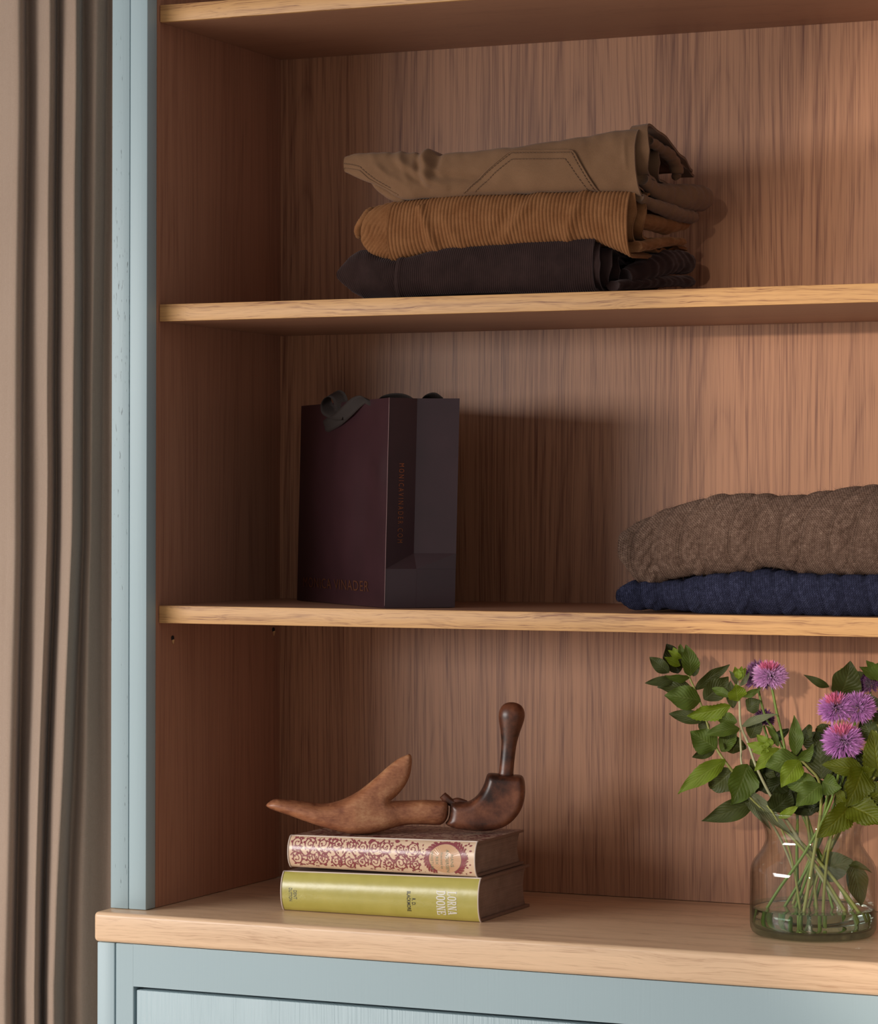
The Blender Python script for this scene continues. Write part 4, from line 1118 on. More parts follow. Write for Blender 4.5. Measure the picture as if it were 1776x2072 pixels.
M['navy'] = knit('navy_wool', (.030, .033, .068), (.014, .015, .030), (.085, .092, .165), .0455, .013)
def cable(X, s, P=.0490, ph=0.0, tw=.034, amp=1.0, lean=None):
    """raised ribs, purl gutters and rope cables; X across, s along the knit"""
    u = (X - ph) / P; cell = np.floor(u); f = u - cell
    g = np.minimum(np.abs(f), np.abs(f - 1)); g2 = np.abs(f - .5)
    gut = -np.exp(-(g / .042) ** 2) - np.exp(-(g2 / .042) ** 2)
    rope = f > .5
    q = (f - .75) / .19
    th = 2 * math.pi * (s / tw + .37 * cell)
    c1 = .45 * np.cos(th); hA = np.clip(1 - np.abs((q - c1) / .62) ** 2.4, 0, 1) * (1.0 + .5 * np.sin(th)); hB = np.clip(1 - np.abs((q + c1) / .62) ** 2.4, 0, 1) * (1.0 - .5 * np.sin(th))
    rp = np.maximum(hA, hB) - .25
    p_ = np.clip(1 - np.abs((f - .25) / .215) ** 8, 0, 1) * .40
    return amp * (.0018 * np.where(rope, rp, p_) + .0012 * gut)
def fuzz(V, n, ln, seed, lo, hi):
    """short stray fibres standing off the wool"""
    r = np.random.RandomState(seed); idx = r.randint(lo, hi, n); P = V[idx]
    nr = np.stack([r.normal(0, .6, n), -np.abs(r.normal(.6, .5, n)), r.normal(.35, .8, n)], 1); nr /= np.linalg.norm(nr, axis=1)[:, None]
    b = r.normal(0, 1, (n, 3)); b /= np.linalg.norm(b, axis=1)[:, None]
    L = ln * (.4 + r.rand(n))[:, None]; w = .00007
    side = np.cross(nr, b); side /= np.linalg.norm(side, axis=1)[:, None] + 1e-9
    m_ = P + nr * L * .55; e = P + nr * L * .8 + b * L * .45
    A = np.stack([P - side * w, P + side * w, m_ + side * w, m_ - side * w, e], 1).reshape(-1, 3)
    A[:, 2] = np.maximum(A[:, 2], Z3T + .0005)
    k = np.arange(n)[:, None] * 5
    F = np.concatenate([k + np.array([[0, 1, 2, 3]])]).tolist() + (k + np.array([[3, 2, 4]])).tolist()
    return A, F
XE = .935
def pinch(x, a, b):
    """rounded closing of a folded garment towards its far end"""
    k = math.sqrt(max(.02, 1 - max(0, (x - (XE - .035)) / .0352) ** 2)); m_ = (a + b) / 2
    return m_ + (a - m_) * k, m_ + (b - m_) * k
def jsec(x, zt, zb, yf, ztb, zbb, nt, na, nb, r):
    a, b = pinch(x, float(interp(zt, x)), float(interp(zb, x))); c, d = pinch(x, ztb, zbb)
    return usec(yf, .245, a, b, c, d, nt, na, nb, r)
GJ = 'folded jumpers on the middle shelf'
YJ = .018
jn = thing('folded_jumper', 'folded navy blue cable knit jumper lying under the taupe one', 'jumper', (.72, .13, Z3T), GJ)
zt = outline([(1244, 1205), (1248, 1190), (1254, 1174), (1275, 1172), (1330, 1174), (1400, 1168), (1500, 1160), (1545, 1146), (1600, 1160), (1700, 1164), (1776, 1166), (2100, 1170)], YJ)
zb = [(at(a, b, YJ)[0], max(Z3T + .0012, at(a, b, YJ)[2])) for a, b in ((1243, 1206), (1248, 1222), (1258, 1236), (1275, 1246), (1400, 1250), (2100, 1260))]
xs = np.linspace(at(1245, 1205, YJ)[0], XE, 520)
def ddn(X, s, Y, Z):
    L = X + .22 * (Z - Z3T) - .0 + .003 * noise(X * 9, Z * 12, 0, 91)
    return cable(L, s, .0455, .013, .030, .7) + .0030 * fbm(X * 18, Z * 18, Y * 8, 93, 2)
V, F, uv = sheet(xs, lambda x: jsec(x, zt, zb, YJ, Z3T + .048, Z3T + .0012, 10, 74, 6, .75), .004, ddn)
uv[:, 0] = uv[:, 0] + .22 * (V[:, 2] - Z3T) + .003 * noise(V[:, 0] * 9, V[:, 2] * 12, 0, 91)
ob_ = add('knit_body', V, F, M['navy'], jn, uv=uv)
A, F2 = fuzz(V, 4200, .0042, 5, 0, len(V) // 2); add('fuzz', A, F2, M['navy'], jn, smooth=False, kind='stuff')
jt = thing('folded_jumper', 'folded taupe cable knit jumper lying on the navy one', 'jumper', (.72, .13, Z3T + .05), GJ)
zt = outline([(1254, 1100), (1257, 1080), (1263, 1068), (1276, 1055), (1300, 1043), (1330, 1031), (1380, 1015), (1420, 1006), (1460, 1000), (1500, 998), (1560, 1000), (1620, 996), (1680, 990), (1740, 986), (1776, 985), (1900, 985), (2100, 1000)], YJ)
zb = outline([(1253, 1100), (1260, 1130), (1266, 1160), (1276, 1184), (1290, 1187), (1330, 1181), (1370, 1171), (1400, 1166), (1450, 1162), (1500, 1159), (1525, 1153), (1545, 1141), (1560, 1146), (1590, 1158), (1640, 1163), (1700, 1162), (1776, 1165), (2100, 1170)], YJ)
xs = np.linspace(at(1255, 1100, YJ)[0], XE, 560)
def ddt(X, s, Y, Z):
    v = np.clip((Z - (Z3T + .05)) / .09, 0, 1)
    L = X - .026 * v ** 2 - np.clip(Y - YJ, 0, .2) * .5 + .0025 * noise(X * 9, Z * 12, 0, 95)
    return cable(L, s, .0490, .0115, .034, .85) + .0030 * fbm(X * 16, Z * 16, Y * 8, 97, 2) + .002 * np.exp(-((X - xs[0]) / .01) ** 2)
V, F, uv = sheet(xs, lambda x: jsec(x, zt, zb, YJ - .004, Z3T + .105, Z3T + .052, 12, 96, 6, .60), .004, ddt)
_v = np.clip((V[:, 2] - (Z3T + .05)) / .09, 0, 1)
uv[:, 0] = uv[:, 0] - .026 * _v ** 2 - np.clip(V[:, 1] - YJ, 0, .2) * .5 + .0025 * noise(V[:, 0] * 9, V[:, 2] * 12, 0, 95)
add('knit_body', V, F, M['taupe'], jt, uv=uv)
A, F2 = fuzz(V, 9000, .0048, 6, 0, len(V) // 2); add('fuzz', A, F2, M['taupe'], jt, smooth=False, kind='stuff')

# ------------------------------------------------------------------ glass vase with water
VC = np.array([.687, .096, 0.0]); VS = 2040.0
t = NT('clear_glass'); nt = t.t; nt.nodes.remove(t.b)
def thin_glass(name, tint, ior=1.45):
    m = bpy.data.materials.new(name); m.use_nodes = True; n = m.node_tree; n.nodes.clear()
    out = n.nodes.new('ShaderNodeOutputMaterial'); mx = n.nodes.new('ShaderNodeMixShader'); tc = n.nodes.new('ShaderNodeMix'); tc.data_type = 'RGBA'; tc.inputs[6].default_value = (*tint, 1); tc.inputs[7].default_value = (*[q * .58 for q in tint], 1); lw = n.nodes.new('ShaderNodeLayerWeight'); pw_ = n.nodes.new('ShaderNodeMath'); fr = n.nodes.new('ShaderNodeMath')
    tr = n.nodes.new('ShaderNodeBsdfTransparent'); gl = n.nodes.new('ShaderNodeBsdfGlossy')
    lw.inputs[0].default_value = .5; pw_.operation = 'POWER'; pw_.inputs[1].default_value = 4.0; n.links.new(lw.outputs['Facing'], pw_.inputs[0]); fr.operation = 'MULTIPLY_ADD'; n.links.new(pw_.outputs[0], fr.inputs[0]); fr.inputs[1].default_value = .62; fr.inputs[2].default_value = .04; tr.inputs[0].default_value = (*tint, 1); gl.inputs['Roughness'].default_value = .015
    n.links.new(pw_.outputs[0], tc.inputs[0]); n.links.new(tc.outputs[2], tr.inputs[0]); n.links.new(fr.outputs[0], mx.inputs[0]); n.links.new(tr.outputs[0], mx.inputs[1]); n.links.new(gl.outputs[0], mx.inputs[2]); n.links.new(mx.outputs[0], out.inputs[0])
    return m
bpy.data.materials.remove(t.m)
M['glass'] = thin_glass('clear_glass', (.945, .955, .945))
M['glass_base'] = thin_glass('green_glass_base', (.70, .83, .76), 1.5)
t = NT('water'); t.set(Base_Color=(.90, .92, .84), Roughness=0.0, Transmission_Weight=1.0, IOR=1.33); M['water'] = t.m
outer = [(116, 252), (117.5, 251), (117, 247), (111, 237), (104, 225), (98.5, 212), (96.3, 200), (96.5, 190), (99.5, 180), (105, 170), (113, 159), (120.5, 149), (125.3, 138), (127.2, 126), (127.5, 110), (127.6, 60), (127.5, 24), (126.6, 14), (123, 6), (117, 1.6), (108, 0)]
po = np.array(outer, float) / VS
inner = po.copy(); inner[:, 0] -= .0016; inner = inner[:17]
prof = np.vstack([po[::-1], inner[1:], [[(118) / VS, 14 / VS], [100 / VS, 12 / VS], [0.0002, 11 / VS]]])
prof = np.vstack([[[0.0002, 0]], prof])
V, F = lathe(prof, VC + np.array([0, 0, .0006]), 96)
vz = thing('glass_vase', 'clear round shouldered glass vase holding cut herbs on the worktop', 'vase', (VC[0], VC[1], .0003))
k = len(po) + 1
split = 5   # foot rings
Fb_ = [f for f in F if max(f) // 96 <= 6]; Fw = [f for f in F if max(f) // 96 > 6]
def used(V, F):
    ids = sorted({q for f in F for q in f}); mp = {q: i for i, q in enumerate(ids)}
    return np.asarray(V)[ids], [[mp[q] for q in f] for f in F]
v_, f_ = used(V, Fw); add('vase_wall', v_, f_, M['glass'], vz)
v_, f_ = used(V, Fb_); add('vase_base', v_, f_, M['glass_base'], vz, label='thick greenish glass foot')
WZ = .0272
rw = [(0.0002, .0076), (.048, .0080), (.0565, .0092), (.0600, .0125), (.0604, .018), (.0604, WZ - .0003), (.0600, WZ), (.0585, WZ - .0004), (.04, WZ - .0005), (0.0002, WZ - .0005)]
V, F = lathe(rw, VC, 96)
o = add('vase_water', V, F, M['water'], None, loc=(VC[0], VC[1], .0076)); tag(o, 'shallow water standing in the glass vase', 'water', None, 'thing')

# ------------------------------------------------------------------ leaves and stems
def leaf_mat(name, c, vein, tr=.22, rough=.5, bump=.32):
    m = bpy.data.materials.new(name); m.use_nodes = True
    t = NT.__new__(NT); t.m = m; t.t = m.node_tree; t.b = t.t.nodes['Principled BSDF']
    x, y, z = t.sep(t.uv())
    ax = t.math('ABSOLUTE', x)
    mid = t.n('ShaderNodeMapRange', ins={0: ax, 1: .10, 2: .03}).outputs[0]
    w = t.math('FRACT', t.math('ADD', t.math('MULTIPLY', y, 9.0), t.math('MULTIPLY', ax, -3.4)))
    sv = t.math('ABSOLUTE', t.math('SUBTRACT', w, .5))
    side = t.n('ShaderNodeMapRange', ins={0: sv, 1: .10, 2: .02}).outputs[0]
    v = t.math('MAXIMUM', mid, t.math('MULTIPLY', side, .55))
    n1 = t.noise(t.obj(), 120., 3., .6); n2 = t.noise(t.obj(), 28., 2.)
    base = t.mix(t.math('ADD', t.math('MULTIPLY', n1, .5), t.math('MULTIPLY', n2, .5)), tuple(q * .62 for q in c), tuple(q * 1.35 for q in c))
    col = t.mix(t.math('MULTIPLY', v, .30), base, vein)
    t.set(Base_Color=col, Roughness=rough, Specular_IOR_Level=.35)
    puff = t.n('ShaderNodeMapRange', ins={0: sv, 1: 0.0, 2: .35}).outputs[0]
    t.bump(t.math('SUBTRACT', t.math('ADD', t.math('MULTIPLY', puff, .8), t.math('MULTIPLY', n1, .5)), mid), bump, .0012)
    tb = t.n('ShaderNodeBsdfTranslucent', ins={'Color': t.mix(1.0, col, (1.0, 1.0, .35), 'MULTIPLY')})
    mx = t.n('ShaderNodeMixShader', ins={0: tr, 1: t.b.outputs[0], 2: tb.outputs[0]})
    t.t.links.new(mx.outputs[0], t.t.nodes['Material Output'].inputs[0])
    return m
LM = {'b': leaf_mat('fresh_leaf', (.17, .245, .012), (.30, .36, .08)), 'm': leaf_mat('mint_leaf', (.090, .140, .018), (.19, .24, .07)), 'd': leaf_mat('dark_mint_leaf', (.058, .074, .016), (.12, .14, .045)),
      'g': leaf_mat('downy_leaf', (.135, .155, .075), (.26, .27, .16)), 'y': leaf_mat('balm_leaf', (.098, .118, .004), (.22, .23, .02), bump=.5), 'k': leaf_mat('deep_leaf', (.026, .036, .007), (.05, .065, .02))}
M['stem'] = plain('herb_stem', (.27, .28, .07), .55)
M['stem_p'] = plain('pale_stem', (.36, .36, .20), .5)
M['stem_c'] = plain('chive_stem', (.15, .235, .03), .45)
VIEW = -np.array([-.4017, .9158, -.02])
def blade(B, T, width, roll=0.0, fold=.25, curl=.12, shape='mint', serr=0.0, twist=0.0, sag=0.0, n=18):
    """leaf blade from base to tip; the face looks towards the room, rolled about its length"""
    B, T = np.asarray(B, float), np.asarray(T, float); L = T - B; ln = np.linalg.norm(L); l = L / ln
    s0 = np.cross(l, VIEW); s0 /= np.linalg.norm(s0) + 1e-9; n0 = np.cross(s0, l)
    t_ = np.linspace(0, 1, n)
    if shape == 'mint': w = np.sin(math.pi * t_ ** .82) ** .85
    elif shape == 'long': w = np.sin(math.pi * t_ ** .75) ** 1.0
    else: w = np.sin(math.pi * t_ ** .60) ** .70
    w = w * width / 2; w[0] = max(w[0], width * .03); w[-1] = width * .01
    rows = []; uv = []
    ks = np.array([-1, -.5, 0, .5, 1])
    for k, t in enumerate(t_):
        r = roll + twist * t; s = s0 * math.cos(r) + n0 * math.sin(r); nn = -s0 * math.sin(r) + n0 * math.cos(r)
        c = B + L * t + nn * (curl * ln * math.sin(math.pi * t)) + np.array([0, 0, -1]) * sag * ln * (t ** 2)
        ww = w[k] * (1 + (serr * (1 if k % 2 else -1) if 0 < k < n - 1 else 0))
        for q in ks:
            e = q * (ww if abs(q) == 1 else w[k])
            ripple = .085 * width * math.sin(t * 13 + q * 3) * abs(q)
            rows.append(c + s * e * math.cos(fold * abs(q)) + nn * (abs(e) * math.sin(fold) * abs(q) + ripple)); uv.append((q, t))
    return np.array(rows), grid_faces(n, 5), np.array(uv)
PXM = 1 / VS
rl = random.Random(4)
def sprig(name, label, stem_pts, leaves, stem_r, mat='stem', buds=()):
    base = at(*stem_pts[-1])
    sg = thing(name, label, 'flower' if 'chive' in name else 'herb sprig', tuple(base), 'cut stems in the glass vase')
    P = [at(*p) for p in stem_pts]
    V, F = tube(P, stem_r, 60, 8); add('stem', V, F, M[mat], sg)
    for lf in leaves:
        (bx, by, bY), (tx, ty, tY), wd, kind = lf[:4]; kw = lf[4] if len(lf) > 4 else {}
        kw = dict(kw); kw.setdefault('roll', rl.uniform(-.35, .35)); kw.setdefault('fold', rl.uniform(.12, .38)); kw.setdefault('curl', rl.uniform(-.02, .14)); kw.setdefault('twist', rl.uniform(-.3, .3))
        if kind == 'y': kw.setdefault('serr', .05); kw.setdefault('shape', 'balm'); kw.setdefault('n', 27)
        elif kind in 'bm': kw.setdefault('serr', .02)
        B_, T_ = at(bx, by, bY), at(tx, ty, tY)
        V, F, uv = blade(B_, T_, wd * PXM * (1.0 if kind in 'yg' else 1.4), **kw)
        add('leaf', V, F, LM[kind], sg, uv=uv)
    for (bx, by, bY, r, mt) in buds:
        c = at(bx, by, bY); V, F = tube([c - np.array([0, 0, r * 1.3]), c, c + np.array([0, 0, r * 1.4])], [r * .4, r, r * .25], 12, 8); add('bud', V, F, M[mt], sg)
    return sg
M['bud_y'] = plain('yellow_bud', (.50, .36, .02), .5)
Z = lambda zx, zy: (1240 + zx / 5.757, 1280 + zy / 5.757)          # first close look
Q = lambda zx, zy: (1500 + zx / 5.757, 1280 + zy / 5.757)          # second close look
def Lf(f, b, t, w, kind, Yb, Yt=None, **k):
    bp, tp = f(*b), f(*t)
    return ((bp[0], bp[1], Yb), (tp[0], tp[1], Yt if Yt is not None else Yb), w / 5.757, kind, k)
# tall mint sprig leaning left
Y1 = .105
sprig('mint_sprig', 'tallest leafy mint sprig leaning away from the flowers over the vase rim', [(1388, 1350, Y1), (1394, 1369, Y1), (1409, 1402, Y1), (1424, 1442, Y1), (1435, 1478, Y1), (1450, 1516, Y1 - .004), (1483, 1562, Y1 - .008), (1530, 1618, Y1 - .01), (1585, 1672, .090), (1640, 1725, .088), (1700, 1795, .085), (1752, 1866, .083)],
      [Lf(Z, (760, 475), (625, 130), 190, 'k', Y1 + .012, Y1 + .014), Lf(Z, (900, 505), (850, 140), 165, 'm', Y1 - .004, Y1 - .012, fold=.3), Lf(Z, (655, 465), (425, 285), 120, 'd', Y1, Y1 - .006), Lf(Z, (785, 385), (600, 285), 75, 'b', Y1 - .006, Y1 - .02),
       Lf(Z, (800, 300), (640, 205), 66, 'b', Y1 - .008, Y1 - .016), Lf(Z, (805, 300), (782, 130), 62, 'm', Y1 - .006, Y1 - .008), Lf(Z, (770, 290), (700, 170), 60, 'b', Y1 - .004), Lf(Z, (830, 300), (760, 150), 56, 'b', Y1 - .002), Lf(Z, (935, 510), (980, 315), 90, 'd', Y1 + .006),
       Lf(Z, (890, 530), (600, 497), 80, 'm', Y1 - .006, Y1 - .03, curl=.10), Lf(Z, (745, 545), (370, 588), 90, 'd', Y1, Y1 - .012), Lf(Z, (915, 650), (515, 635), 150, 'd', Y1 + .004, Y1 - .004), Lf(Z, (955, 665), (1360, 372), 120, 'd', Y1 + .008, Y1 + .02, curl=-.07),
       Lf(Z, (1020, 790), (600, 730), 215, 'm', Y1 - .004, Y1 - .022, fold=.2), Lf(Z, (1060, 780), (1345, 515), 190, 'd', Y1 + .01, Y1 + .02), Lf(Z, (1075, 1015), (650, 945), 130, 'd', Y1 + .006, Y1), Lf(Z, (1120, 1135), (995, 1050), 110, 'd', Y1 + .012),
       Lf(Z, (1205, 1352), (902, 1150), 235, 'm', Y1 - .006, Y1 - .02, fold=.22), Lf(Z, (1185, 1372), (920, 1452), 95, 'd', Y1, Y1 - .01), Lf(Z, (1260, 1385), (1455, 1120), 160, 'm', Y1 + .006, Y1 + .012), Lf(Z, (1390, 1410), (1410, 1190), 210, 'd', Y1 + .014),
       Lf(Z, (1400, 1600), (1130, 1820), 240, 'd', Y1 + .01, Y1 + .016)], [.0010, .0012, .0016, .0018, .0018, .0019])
# bright balm leaf stalk
sprig('balm_sprig', 'lemon balm sprig with two narrow bright yellow green leaves', [(1484, 1562, Y1 - .016), (1520, 1600, .085), (1560, 1640, .075), (1590, 1700, .075), (1608, 1770, .080), (1622, 1866, .085)],
      [Lf(Z, (1310, 1480), (755, 1880), 165, 'b', Y1 - .016, Y1 - .034, curl=.13, fold=.15, shape='long'), Lf(Z, (1372, 850), (860, 972), 175, 'b', Y1 - .022, Y1 - .034, serr=.07, n=27, fold=.5, roll=.5)], [.0008, .0010, .0014])
# budding sprig in the middle
Y2 = .085
sprig('budding_sprig', 'budding sprig with pale upright tip and tiny yellow buds', [(1492, 1375, Y2), (1494, 1391, Y2), (1496, 1425, Y2), (1497, 1454, Y2), (1500, 1473, Y2), (1514, 1506, Y2), (1528, 1547, Y2), (1548, 1590, Y2), (1566, 1622, Y2), (1604, 1680, .085), (1640, 1740, .09), (1680, 1805, .095), (1716, 1866, .1)],
      [Lf(Z, (1445, 610), (1350, 440), 72, 'g', Y2 - .002, Y2 - .01), Lf(Z, (1480, 625), (1592, 455), 66, 'g', Y2 - .002), Lf(Z, (1450, 560), (1418, 395), 66, 'b', Y2 - .004), Lf(Z, (1475, 560), (1500, 390), 66, 'b', Y2 - .002), Lf(Z, (1470, 545), (1545, 405), 60, 'b', Y2), Lf(Z, (1462, 540), (1458, 420), 70, 'b', Y2 - .008),
       Lf(Z, (1450, 800), (1430, 600), 165, 'b', Y2 - .006, Y2 - .016, fold=.15), Lf(Z, (1365, 745), (1150, 650), 84, 'm', Y2, Y2 + .004), Lf(Z, (1495, 745), (1730, 635), 70, 'm', Y2, Y2 + .002, curl=.1), Lf(Z, (1445, 1040), (1178, 985), 125, 'm', Y2, Y2 - .006),
       Lf(Z, (1475, 1120), (1068, 1202), 130, 'm', Y2 - .004, Y2 - .024, roll=-.4), Lf(Z, (1500, 1090), (1925, 950), 105, 'g', Y2 - .004, Y2 - .012, curl=.12), Lf(Z, (1400, 880), (1365, 560), 100, 'd', Y2 + .02), Lf(Z, (1560, 900), (1720, 790), 150, 'd', Y2 + .02), Lf(Z, (1600, 1230), (1720, 960), 140, 'd', Y2 + .016),
       Lf(Z, (1570, 1535), (1378, 2005), 285, 'm', Y2 - .014, Y2 - .03, fold=.35, curl=.05), Lf(Z, (1640, 1560), (1560, 1900), 230, 'd', Y2 + .01, Y2 + .01), Lf(Z, (1640, 1560), (1900, 1700), 200, 'd', Y2 + .02)], [.0011, .0013, .0016, .0018, .0019], 'stem_p',
      [(1485, 1445, Y2 - .006, .0026, 'bud_y'), (1509, 1447, Y2 - .004, .0026, 'bud_y'), (1480, 1463, Y2 - .006, .0022, 'bud_y')])
# pale side stalk of the same clump
sprig('bare_stalk', 'pale bare stalk rising beside the budding sprig', [(1497, 1478, Y2 + .006), (1499, 1520, Y2 + .006), (1502, 1552, Y2 + .006), (1530, 1612, .095), (1580, 1700, .11), (1612, 1780, .12), (1640, 1866, .125)], [], [.0011, .0013, .0014], 'stem_p')
# rosette sprig in front
Y3 = .062
sprig('rosette_sprig', 'bright mint sprig with star shaped tip bending below the flowers', [(1552, 1510, Y3 - .006), (1576, 1516, Y3 - .004), (1615, 1535, Y3), (1640, 1558, Y3), (1655, 1577, Y3), (1661, 1610, Y3 + .006), (1658, 1660, .072), (1648, 1720, .072), (1636, 1790, .07), (1622, 1868, .068)],
      [Lf(Q, (340, 1340), (175, 1190), 90, 'b', Y3 - .010), Lf(Q, (350, 1350), (60, 1290), 90, 'b', Y3 - .008), Lf(Q, (350, 1360), (120, 1390), 84, 'b', Y3 - .012), Lf(Q, (330, 1340), (230, 1440), 84, 'b', Y3 - .014), Lf(Q, (330, 1330), (330, 1225), 70, 'b', Y3 - .010), Lf(Q, (300, 1340), (285, 1270), 50, 'b', Y3 - .018), Lf(Q, (300, 1340), (230, 1310), 50, 'b', Y3 - .018), Lf(Q, (300, 1345), (270, 1390), 50, 'b', Y3 - .018),
       Lf(Q, (430, 1350), (150, 1612), 125, 'b', Y3 - .008, Y3 - .024), Lf(Q, (430, 1330), (275, 1075), 66, 'm', Y3, Y3 + .004), Lf(Q, (632, 1430), (612, 962), 135, 'm', Y3 + .004, Y3 + .008, shape='long', fold=.4), Lf(Q, (660, 1482), (832, 1298), 125, 'm', Y3 - .004, Y3 - .010, fold=.5),
       Lf(Q, (655, 1470), (272, 1560), 205, 'm', Y3 - .006, Y3 - .022, fold=.15), Lf(Q, (675, 1488), (460, 1802), 190, 'b', Y3 - .010, Y3 - .028, fold=.35), Lf(Q, (930, 1705), (915, 1235), 270, 'd', Y3 + .01, Y3 + .02, fold=.2), Lf(Q, (870, 1735), (505, 1755), 190, 'm', Y3 + .006, Y3 + .004),
       Lf(Q, (925, 1765), (635, 2025), 205, 'm', Y3 - .010, Y3 - .028, fold=.3), Lf(Q, (940, 1742), (1165, 1810), 190, 'm', Y3 - .004, Y3 - .008), Lf(Q, (700, 1150), (820, 1220), 180, 'd', Y3 + .05), Lf(Q, (470, 1250), (400, 1160), 210, 'k', Y3 + .04)], [.0010, .0013, .0016, .0018, .0018])
# serrated lemon balm at the right
Y4 = .052
B4 = lambda x, y, Y: (x, y, Y)
sprig('balm_sprig', 'large lemon balm sprig with broad toothed leaves hanging over the rim', [(1776, 1560, Y4 + .016), (1757, 1592, Y4 + .008), (1736, 1618, Y4 + .004), (1710, 1634, Y4 + .006), (1692, 1662, .068), (1676, 1720, .078), (1668, 1790, .082), (1664, 1868, .085)],
      [(B4(1744, 1562, Y4), B4(1663, 1547, Y4 - .012), 42, 'y', {'roll': -.3}), (B4(1745, 1556, Y4 - .004), B4(1710, 1632, Y4 - .03), 66, 'y', {'fold': .3, 'curl': .08}), (B4(1744, 1566, Y4 - .002), B4(1770, 1556, Y4 - .008), 30, 'y', {}),
       (B4(1779, 1572, Y4 + .01), B4(1764, 1476, Y4 + .006), 60, 'y', {'fold': .25}), (B4(1718, 1632, Y4), B4(1652, 1695, Y4 - .026), 56, 'y', {'fold': .35, 'curl': .10}), (B4(1716, 1634, Y4 + .006), B4(1694, 1590, Y4 + .006), 34, 'y', {'roll': 1.0}),
       (B4(1718, 1630, Y4 - .004), B4(1792, 1668, Y4 - .016), 64, 'y', {'fold': .3}), (B4(1762, 1617, Y4 + .004), B4(1800, 1590, Y4), 58, 'y', {}), (B4(1790, 1640, Y4 + .01), B4(1748, 1612, Y4 + .004), 50, 'y', {})], [.0012, .0014, .0017])
# tall mint at the right with upright leaf and bud
Y5 = .125
sprig('mint_sprig', 'mint sprig with one broad upright leaf standing beside the purple flowers', [(1702, 1352, Y5), (1700, 1400, Y5), (1698, 1460, Y5), (1690, 1540, Y5 - .006), (1676, 1620, Y5 - .01), (1650, 1700, .115), (1622, 1780, .118), (1590, 1866, .12)],
      [(B4(1696, 1410, Y5 - .004), B4(1721, 1338, Y5 - .008), 48, 'd', {'fold': .22}), (B4(1677, 1390, Y5), B4(1625, 1365, Y5 - .012), 13, 'd', {'curl': .14, 'shape': 'long'}), (B4(1722, 1372, Y5), B4(1749, 1361, Y5), 13, 'd', {}),
       (B4(1690, 1540, Y5), B4(1730, 1470, Y5 + .01), 40, 'd', {}), (B4(1690, 1545, Y5), B4(1650, 1480, Y5 + .01), 36, 'k', {}), (B4(1680, 1590, Y5), B4(1740, 1560, Y5 + .01), 40, 'k', {}), (B4(1676, 1600, Y5 - .01), B4(1610, 1585, Y5), 40, 'k', {}), (B4(1690, 1520, Y5 + .02), B4(1622, 1490, Y5 + .03), 36, 'd', {}), (B4(1690, 1500, Y5 + .02), B4(1652, 1470, Y5 + .03), 30, 'd', {})], [.0011, .0014, .0017])
sprig('mint_sprig', 'dark budding mint sprig rising highest behind the broad upright leaf', [(1779, 1340, .14), (1778, 1420, .14), (1770, 1500, .135), (1745, 1580, .125), (1706, 1660, .115), (1672, 1730, .115), (1600, 1866, .11)],
      [(B4(1780, 1372, .136), B4(1738, 1349, .12), 17, 'm', {'shape': 'long'}), (B4(1778, 1380, .13), B4(1790, 1334, .12), 34, 'm', {}), (B4(1776, 1362, .13), B4(1752, 1336, .12), 13, 'm', {}), (B4(1785, 1428, .13), B4(1736, 1403, .118), 27, 'g', {}), (B4(1784, 1455, .14), B4(1762, 1445, .13), 22, 'd', {}), (B4(1770, 1500, .135), B4(1742, 1455, .14), 32, 'd', {}),
       (B4(1776, 1530, .13), B4(1740, 1590, .12), 44, 'k', {}), (B4(1760, 1545, .13), B4(1715, 1540, .13), 44, 'k', {}), (B4(1745, 1590, .12), B4(1790, 1640, .11), 46, 'k', {}), (B4(1740, 1600, .12), B4(1690, 1650, .1), 50, 'k', {})], [.0011, .0014, .0017])
# low downy leaves sinking into the vase
Y6 = .075
sprig('downy_sprig', 'grey green downy sprig drooping over the rim and into the vase', [(1500, 1594, Y6), (1525, 1622, Y6), (1560, 1655, Y6), (1612, 1705, .08), (1660, 1765, .085), (1724, 1866, .09)],
      [(B4(1525, 1625, Y6 + .004), B4(1419, 1659, Y6 - .02), 34, 'd', {'curl': .10, 'shape': 'long', 'sag': .02}), (B4(1503, 1594, Y6), B4(1606, 1694, .070), 30, 'g', {'shape': 'long', 'curl': -.03}), (B4(1500, 1598, Y6 + .006), B4(1560, 1680, .075), 26, 'g', {'shape': 'long'}),
       (B4(1575, 1655, Y6 - .03), B4(1616, 1629, Y6 - .03), 13, 'b', {}), (B4(1560, 1640, Y6), B4(1600, 1600, Y6), 44, 'k', {}), (B4(1600, 1640, Y6 + .02), B4(1590, 1570, Y6 + .02), 56, 'k', {}), (B4(1640, 1650, Y6 + .02), B4(1620, 1590, Y6 + .02), 56, 'k', {}), (B4(1566, 1600, Y6 + .03), B4(1545, 1530, Y6 + .03), 44, 'k', {}),
       (B4(1660, 1760, .100), B4(1726, 1742, .098), 62, 'g', {'fold': .08, 'curl': .02, 'shape': 'balm'}), (B4(1726, 1745, .1), B4(1742, 1835, .105), 34, 'd', {'shape': 'long'}), (B4(1716, 1748, .1), B4(1764, 1766, .085), 12, 'd', {'shape': 'long'})], [.0012, .0016, .0018])

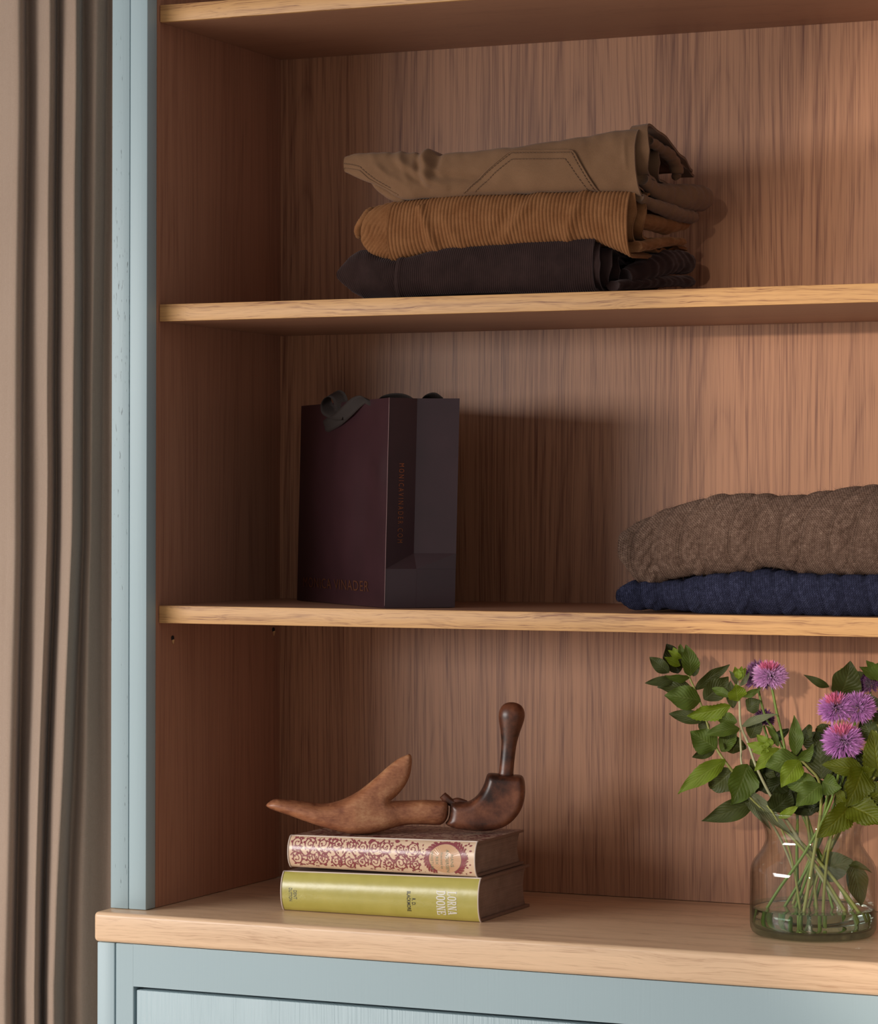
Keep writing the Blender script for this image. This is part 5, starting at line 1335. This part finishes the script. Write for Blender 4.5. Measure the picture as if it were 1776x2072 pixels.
# dark leaves filling the heart of the bunch
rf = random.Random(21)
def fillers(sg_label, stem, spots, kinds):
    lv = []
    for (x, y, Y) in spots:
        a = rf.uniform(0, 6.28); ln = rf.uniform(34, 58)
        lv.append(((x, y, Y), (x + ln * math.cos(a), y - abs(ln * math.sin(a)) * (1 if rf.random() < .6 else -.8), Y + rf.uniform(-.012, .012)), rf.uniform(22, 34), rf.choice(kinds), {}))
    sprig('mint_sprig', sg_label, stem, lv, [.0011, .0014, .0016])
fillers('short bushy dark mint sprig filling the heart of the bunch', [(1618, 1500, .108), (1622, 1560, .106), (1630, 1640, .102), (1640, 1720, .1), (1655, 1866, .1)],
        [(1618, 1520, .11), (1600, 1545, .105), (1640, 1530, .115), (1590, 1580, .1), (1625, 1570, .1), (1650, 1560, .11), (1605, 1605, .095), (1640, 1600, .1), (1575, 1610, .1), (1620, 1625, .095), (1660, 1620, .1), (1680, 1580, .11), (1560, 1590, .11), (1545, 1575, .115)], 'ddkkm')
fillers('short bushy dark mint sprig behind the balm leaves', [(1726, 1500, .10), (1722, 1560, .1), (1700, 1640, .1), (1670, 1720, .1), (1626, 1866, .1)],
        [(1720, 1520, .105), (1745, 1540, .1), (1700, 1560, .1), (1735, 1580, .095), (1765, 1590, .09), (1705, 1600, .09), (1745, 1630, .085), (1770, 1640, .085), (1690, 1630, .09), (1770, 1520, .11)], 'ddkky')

# ------------------------------------------------------------------ chive flowers
def floret_mat(name, c1, c2):
    t = NT(name); x, y, z = t.sep(t.uv()); t.set(Base_Color=t.ramp(y, [(0.0, c1), (.45, c2), (1.0, tuple(min(1, q * 1.35) for q in c2))]), Roughness=.55, Sheen_Weight=.2); return t.m
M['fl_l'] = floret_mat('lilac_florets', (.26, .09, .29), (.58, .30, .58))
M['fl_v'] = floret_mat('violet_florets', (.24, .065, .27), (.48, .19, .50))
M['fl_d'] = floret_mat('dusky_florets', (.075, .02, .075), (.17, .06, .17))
M['fl_p'] = floret_mat('pink_lit_florets', (.30, .05, .16), (.62, .14, .27))  # pink-red light on top of the heads, put into the floret colour
M['fil'] = plain('pale_filament', (.55, .42, .40), .6)
def chive(label, cx, cy, Y, rx, ry, mat, path, nf=95, pink=None, seed=1, tilt=(0, 0, 1), lo=-.55):
    sg = thing('chive_flower', label, 'flower', tuple(at(*path[-1])), 'chive flowers in the glass vase')
    c = at(cx, cy, Y); rx *= 1.10; ry *= 1.10
    pts = [c + np.array([0, 0, -ry * PXM * .5])] + [at(*p) for p in path]
    V, F = tube(pts, [.0013, .0014, .0016, .0016], 50, 8); add('stem', V, F, M['stem_c'], sg)
    r = random.Random(seed); A = {0: ([], [], []), 1: ([], [], [])}
    tl = np.array(tilt, float); tl /= np.linalg.norm(tl)
    for k in range(nf):
        zz_ = 1 - (1 - lo) * (k + .5) / nf; ph = k * 2.39996 + r.uniform(-.2, .2); q = math.sqrt(max(0, 1 - zz_ * zz_))
        d = np.array([q * math.cos(ph), q * math.sin(ph), zz_])
        if abs(tl[2]) < .999:
            a_ = np.cross((0, 0, 1), tl); sn = np.linalg.norm(a_); a_ /= sn; cs = tl[2]
            d = d * cs + np.cross(a_, d) * sn + a_ * (a_ @ d) * (1 - cs)
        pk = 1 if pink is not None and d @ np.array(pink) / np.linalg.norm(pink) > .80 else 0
        u = np.cross(d, (.3, .2, .9)); u /= np.linalg.norm(u); w = np.cross(d, u)
        st = c + d * np.array([rx, rx, ry]) * PXM * .30
        for m_ in range(6):
            a = m_ * 1.047 + r.uniform(-.3, .3); sp_ = r.uniform(.16, .48)
            dd = d + (u * math.cos(a) + w * math.sin(a)) * sp_; dd /= np.linalg.norm(dd)
            ln = PXM * (rx * .70) * r.uniform(.82, 1.16); sc = np.array([1, 1, ry / rx])
            s = np.cross(dd, d + .01); s /= np.linalg.norm(s) + 1e-9
            W_ = .00125
            Vv, Ff, Uu = A[pk]; o = len(Vv)
            Vv += [st, st + dd * ln * .5 * sc + s * W_, st + dd * ln * sc, st + dd * ln * .5 * sc - s * W_]; Ff.append([o, o + 1, o + 2, o + 3]); Uu += [(0, 0), (0, .5), (0, 1), (0, .5)]
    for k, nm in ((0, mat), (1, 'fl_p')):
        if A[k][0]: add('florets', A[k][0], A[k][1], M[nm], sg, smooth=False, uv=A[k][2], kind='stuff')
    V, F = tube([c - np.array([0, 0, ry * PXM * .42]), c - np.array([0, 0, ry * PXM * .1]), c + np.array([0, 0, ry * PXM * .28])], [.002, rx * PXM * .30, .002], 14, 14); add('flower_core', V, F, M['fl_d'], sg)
    return sg
FR = (-.40 * -1 * .0, -.9, .3)
chive('lilac chive flower with painted rosy lit crown facing the room beside the budding sprig', 1557, 1368, .095, 35, 30, 'fl_l', [(1562, 1395, .095), (1571, 1440, .096), (1581, 1482, .097), (1596, 1560, .098), (1612, 1640, .098), (1612, 1720, .1), (1614, 1864, .11)], 110, (0.0, -.35, 1.0), 1, (.1, -.35, .9))
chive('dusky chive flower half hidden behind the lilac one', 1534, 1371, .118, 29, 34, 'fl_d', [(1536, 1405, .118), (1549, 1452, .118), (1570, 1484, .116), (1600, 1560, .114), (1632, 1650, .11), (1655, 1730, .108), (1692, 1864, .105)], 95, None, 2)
chive('violet chive flower directly above the largest one with painted pink lit crown', 1692, 1434, .080, 36, 32, 'fl_v', [(1690, 1462, .08), (1684, 1540, .084), (1672, 1620, .09), (1655, 1700, .092), (1630, 1780, .094), (1600, 1862, .096)], 110, (-.15, -.45, 1.0), 3, (-.15, -.45, .8))
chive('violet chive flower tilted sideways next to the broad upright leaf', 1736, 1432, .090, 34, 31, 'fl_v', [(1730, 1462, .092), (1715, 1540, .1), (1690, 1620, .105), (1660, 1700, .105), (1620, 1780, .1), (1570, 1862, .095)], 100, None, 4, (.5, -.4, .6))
chive('largest violet chive flower with painted red pink lit crown above the balm leaves', 1705, 1500, .062, 40, 36, 'fl_v', [(1702, 1535, .066), (1688, 1600, .072), (1664, 1660, .072), (1625, 1730, .075), (1575, 1800, .076), (1536, 1864, .078)], 130, (.12, -.30, 1.0), 5, (.0, -.55, .7))
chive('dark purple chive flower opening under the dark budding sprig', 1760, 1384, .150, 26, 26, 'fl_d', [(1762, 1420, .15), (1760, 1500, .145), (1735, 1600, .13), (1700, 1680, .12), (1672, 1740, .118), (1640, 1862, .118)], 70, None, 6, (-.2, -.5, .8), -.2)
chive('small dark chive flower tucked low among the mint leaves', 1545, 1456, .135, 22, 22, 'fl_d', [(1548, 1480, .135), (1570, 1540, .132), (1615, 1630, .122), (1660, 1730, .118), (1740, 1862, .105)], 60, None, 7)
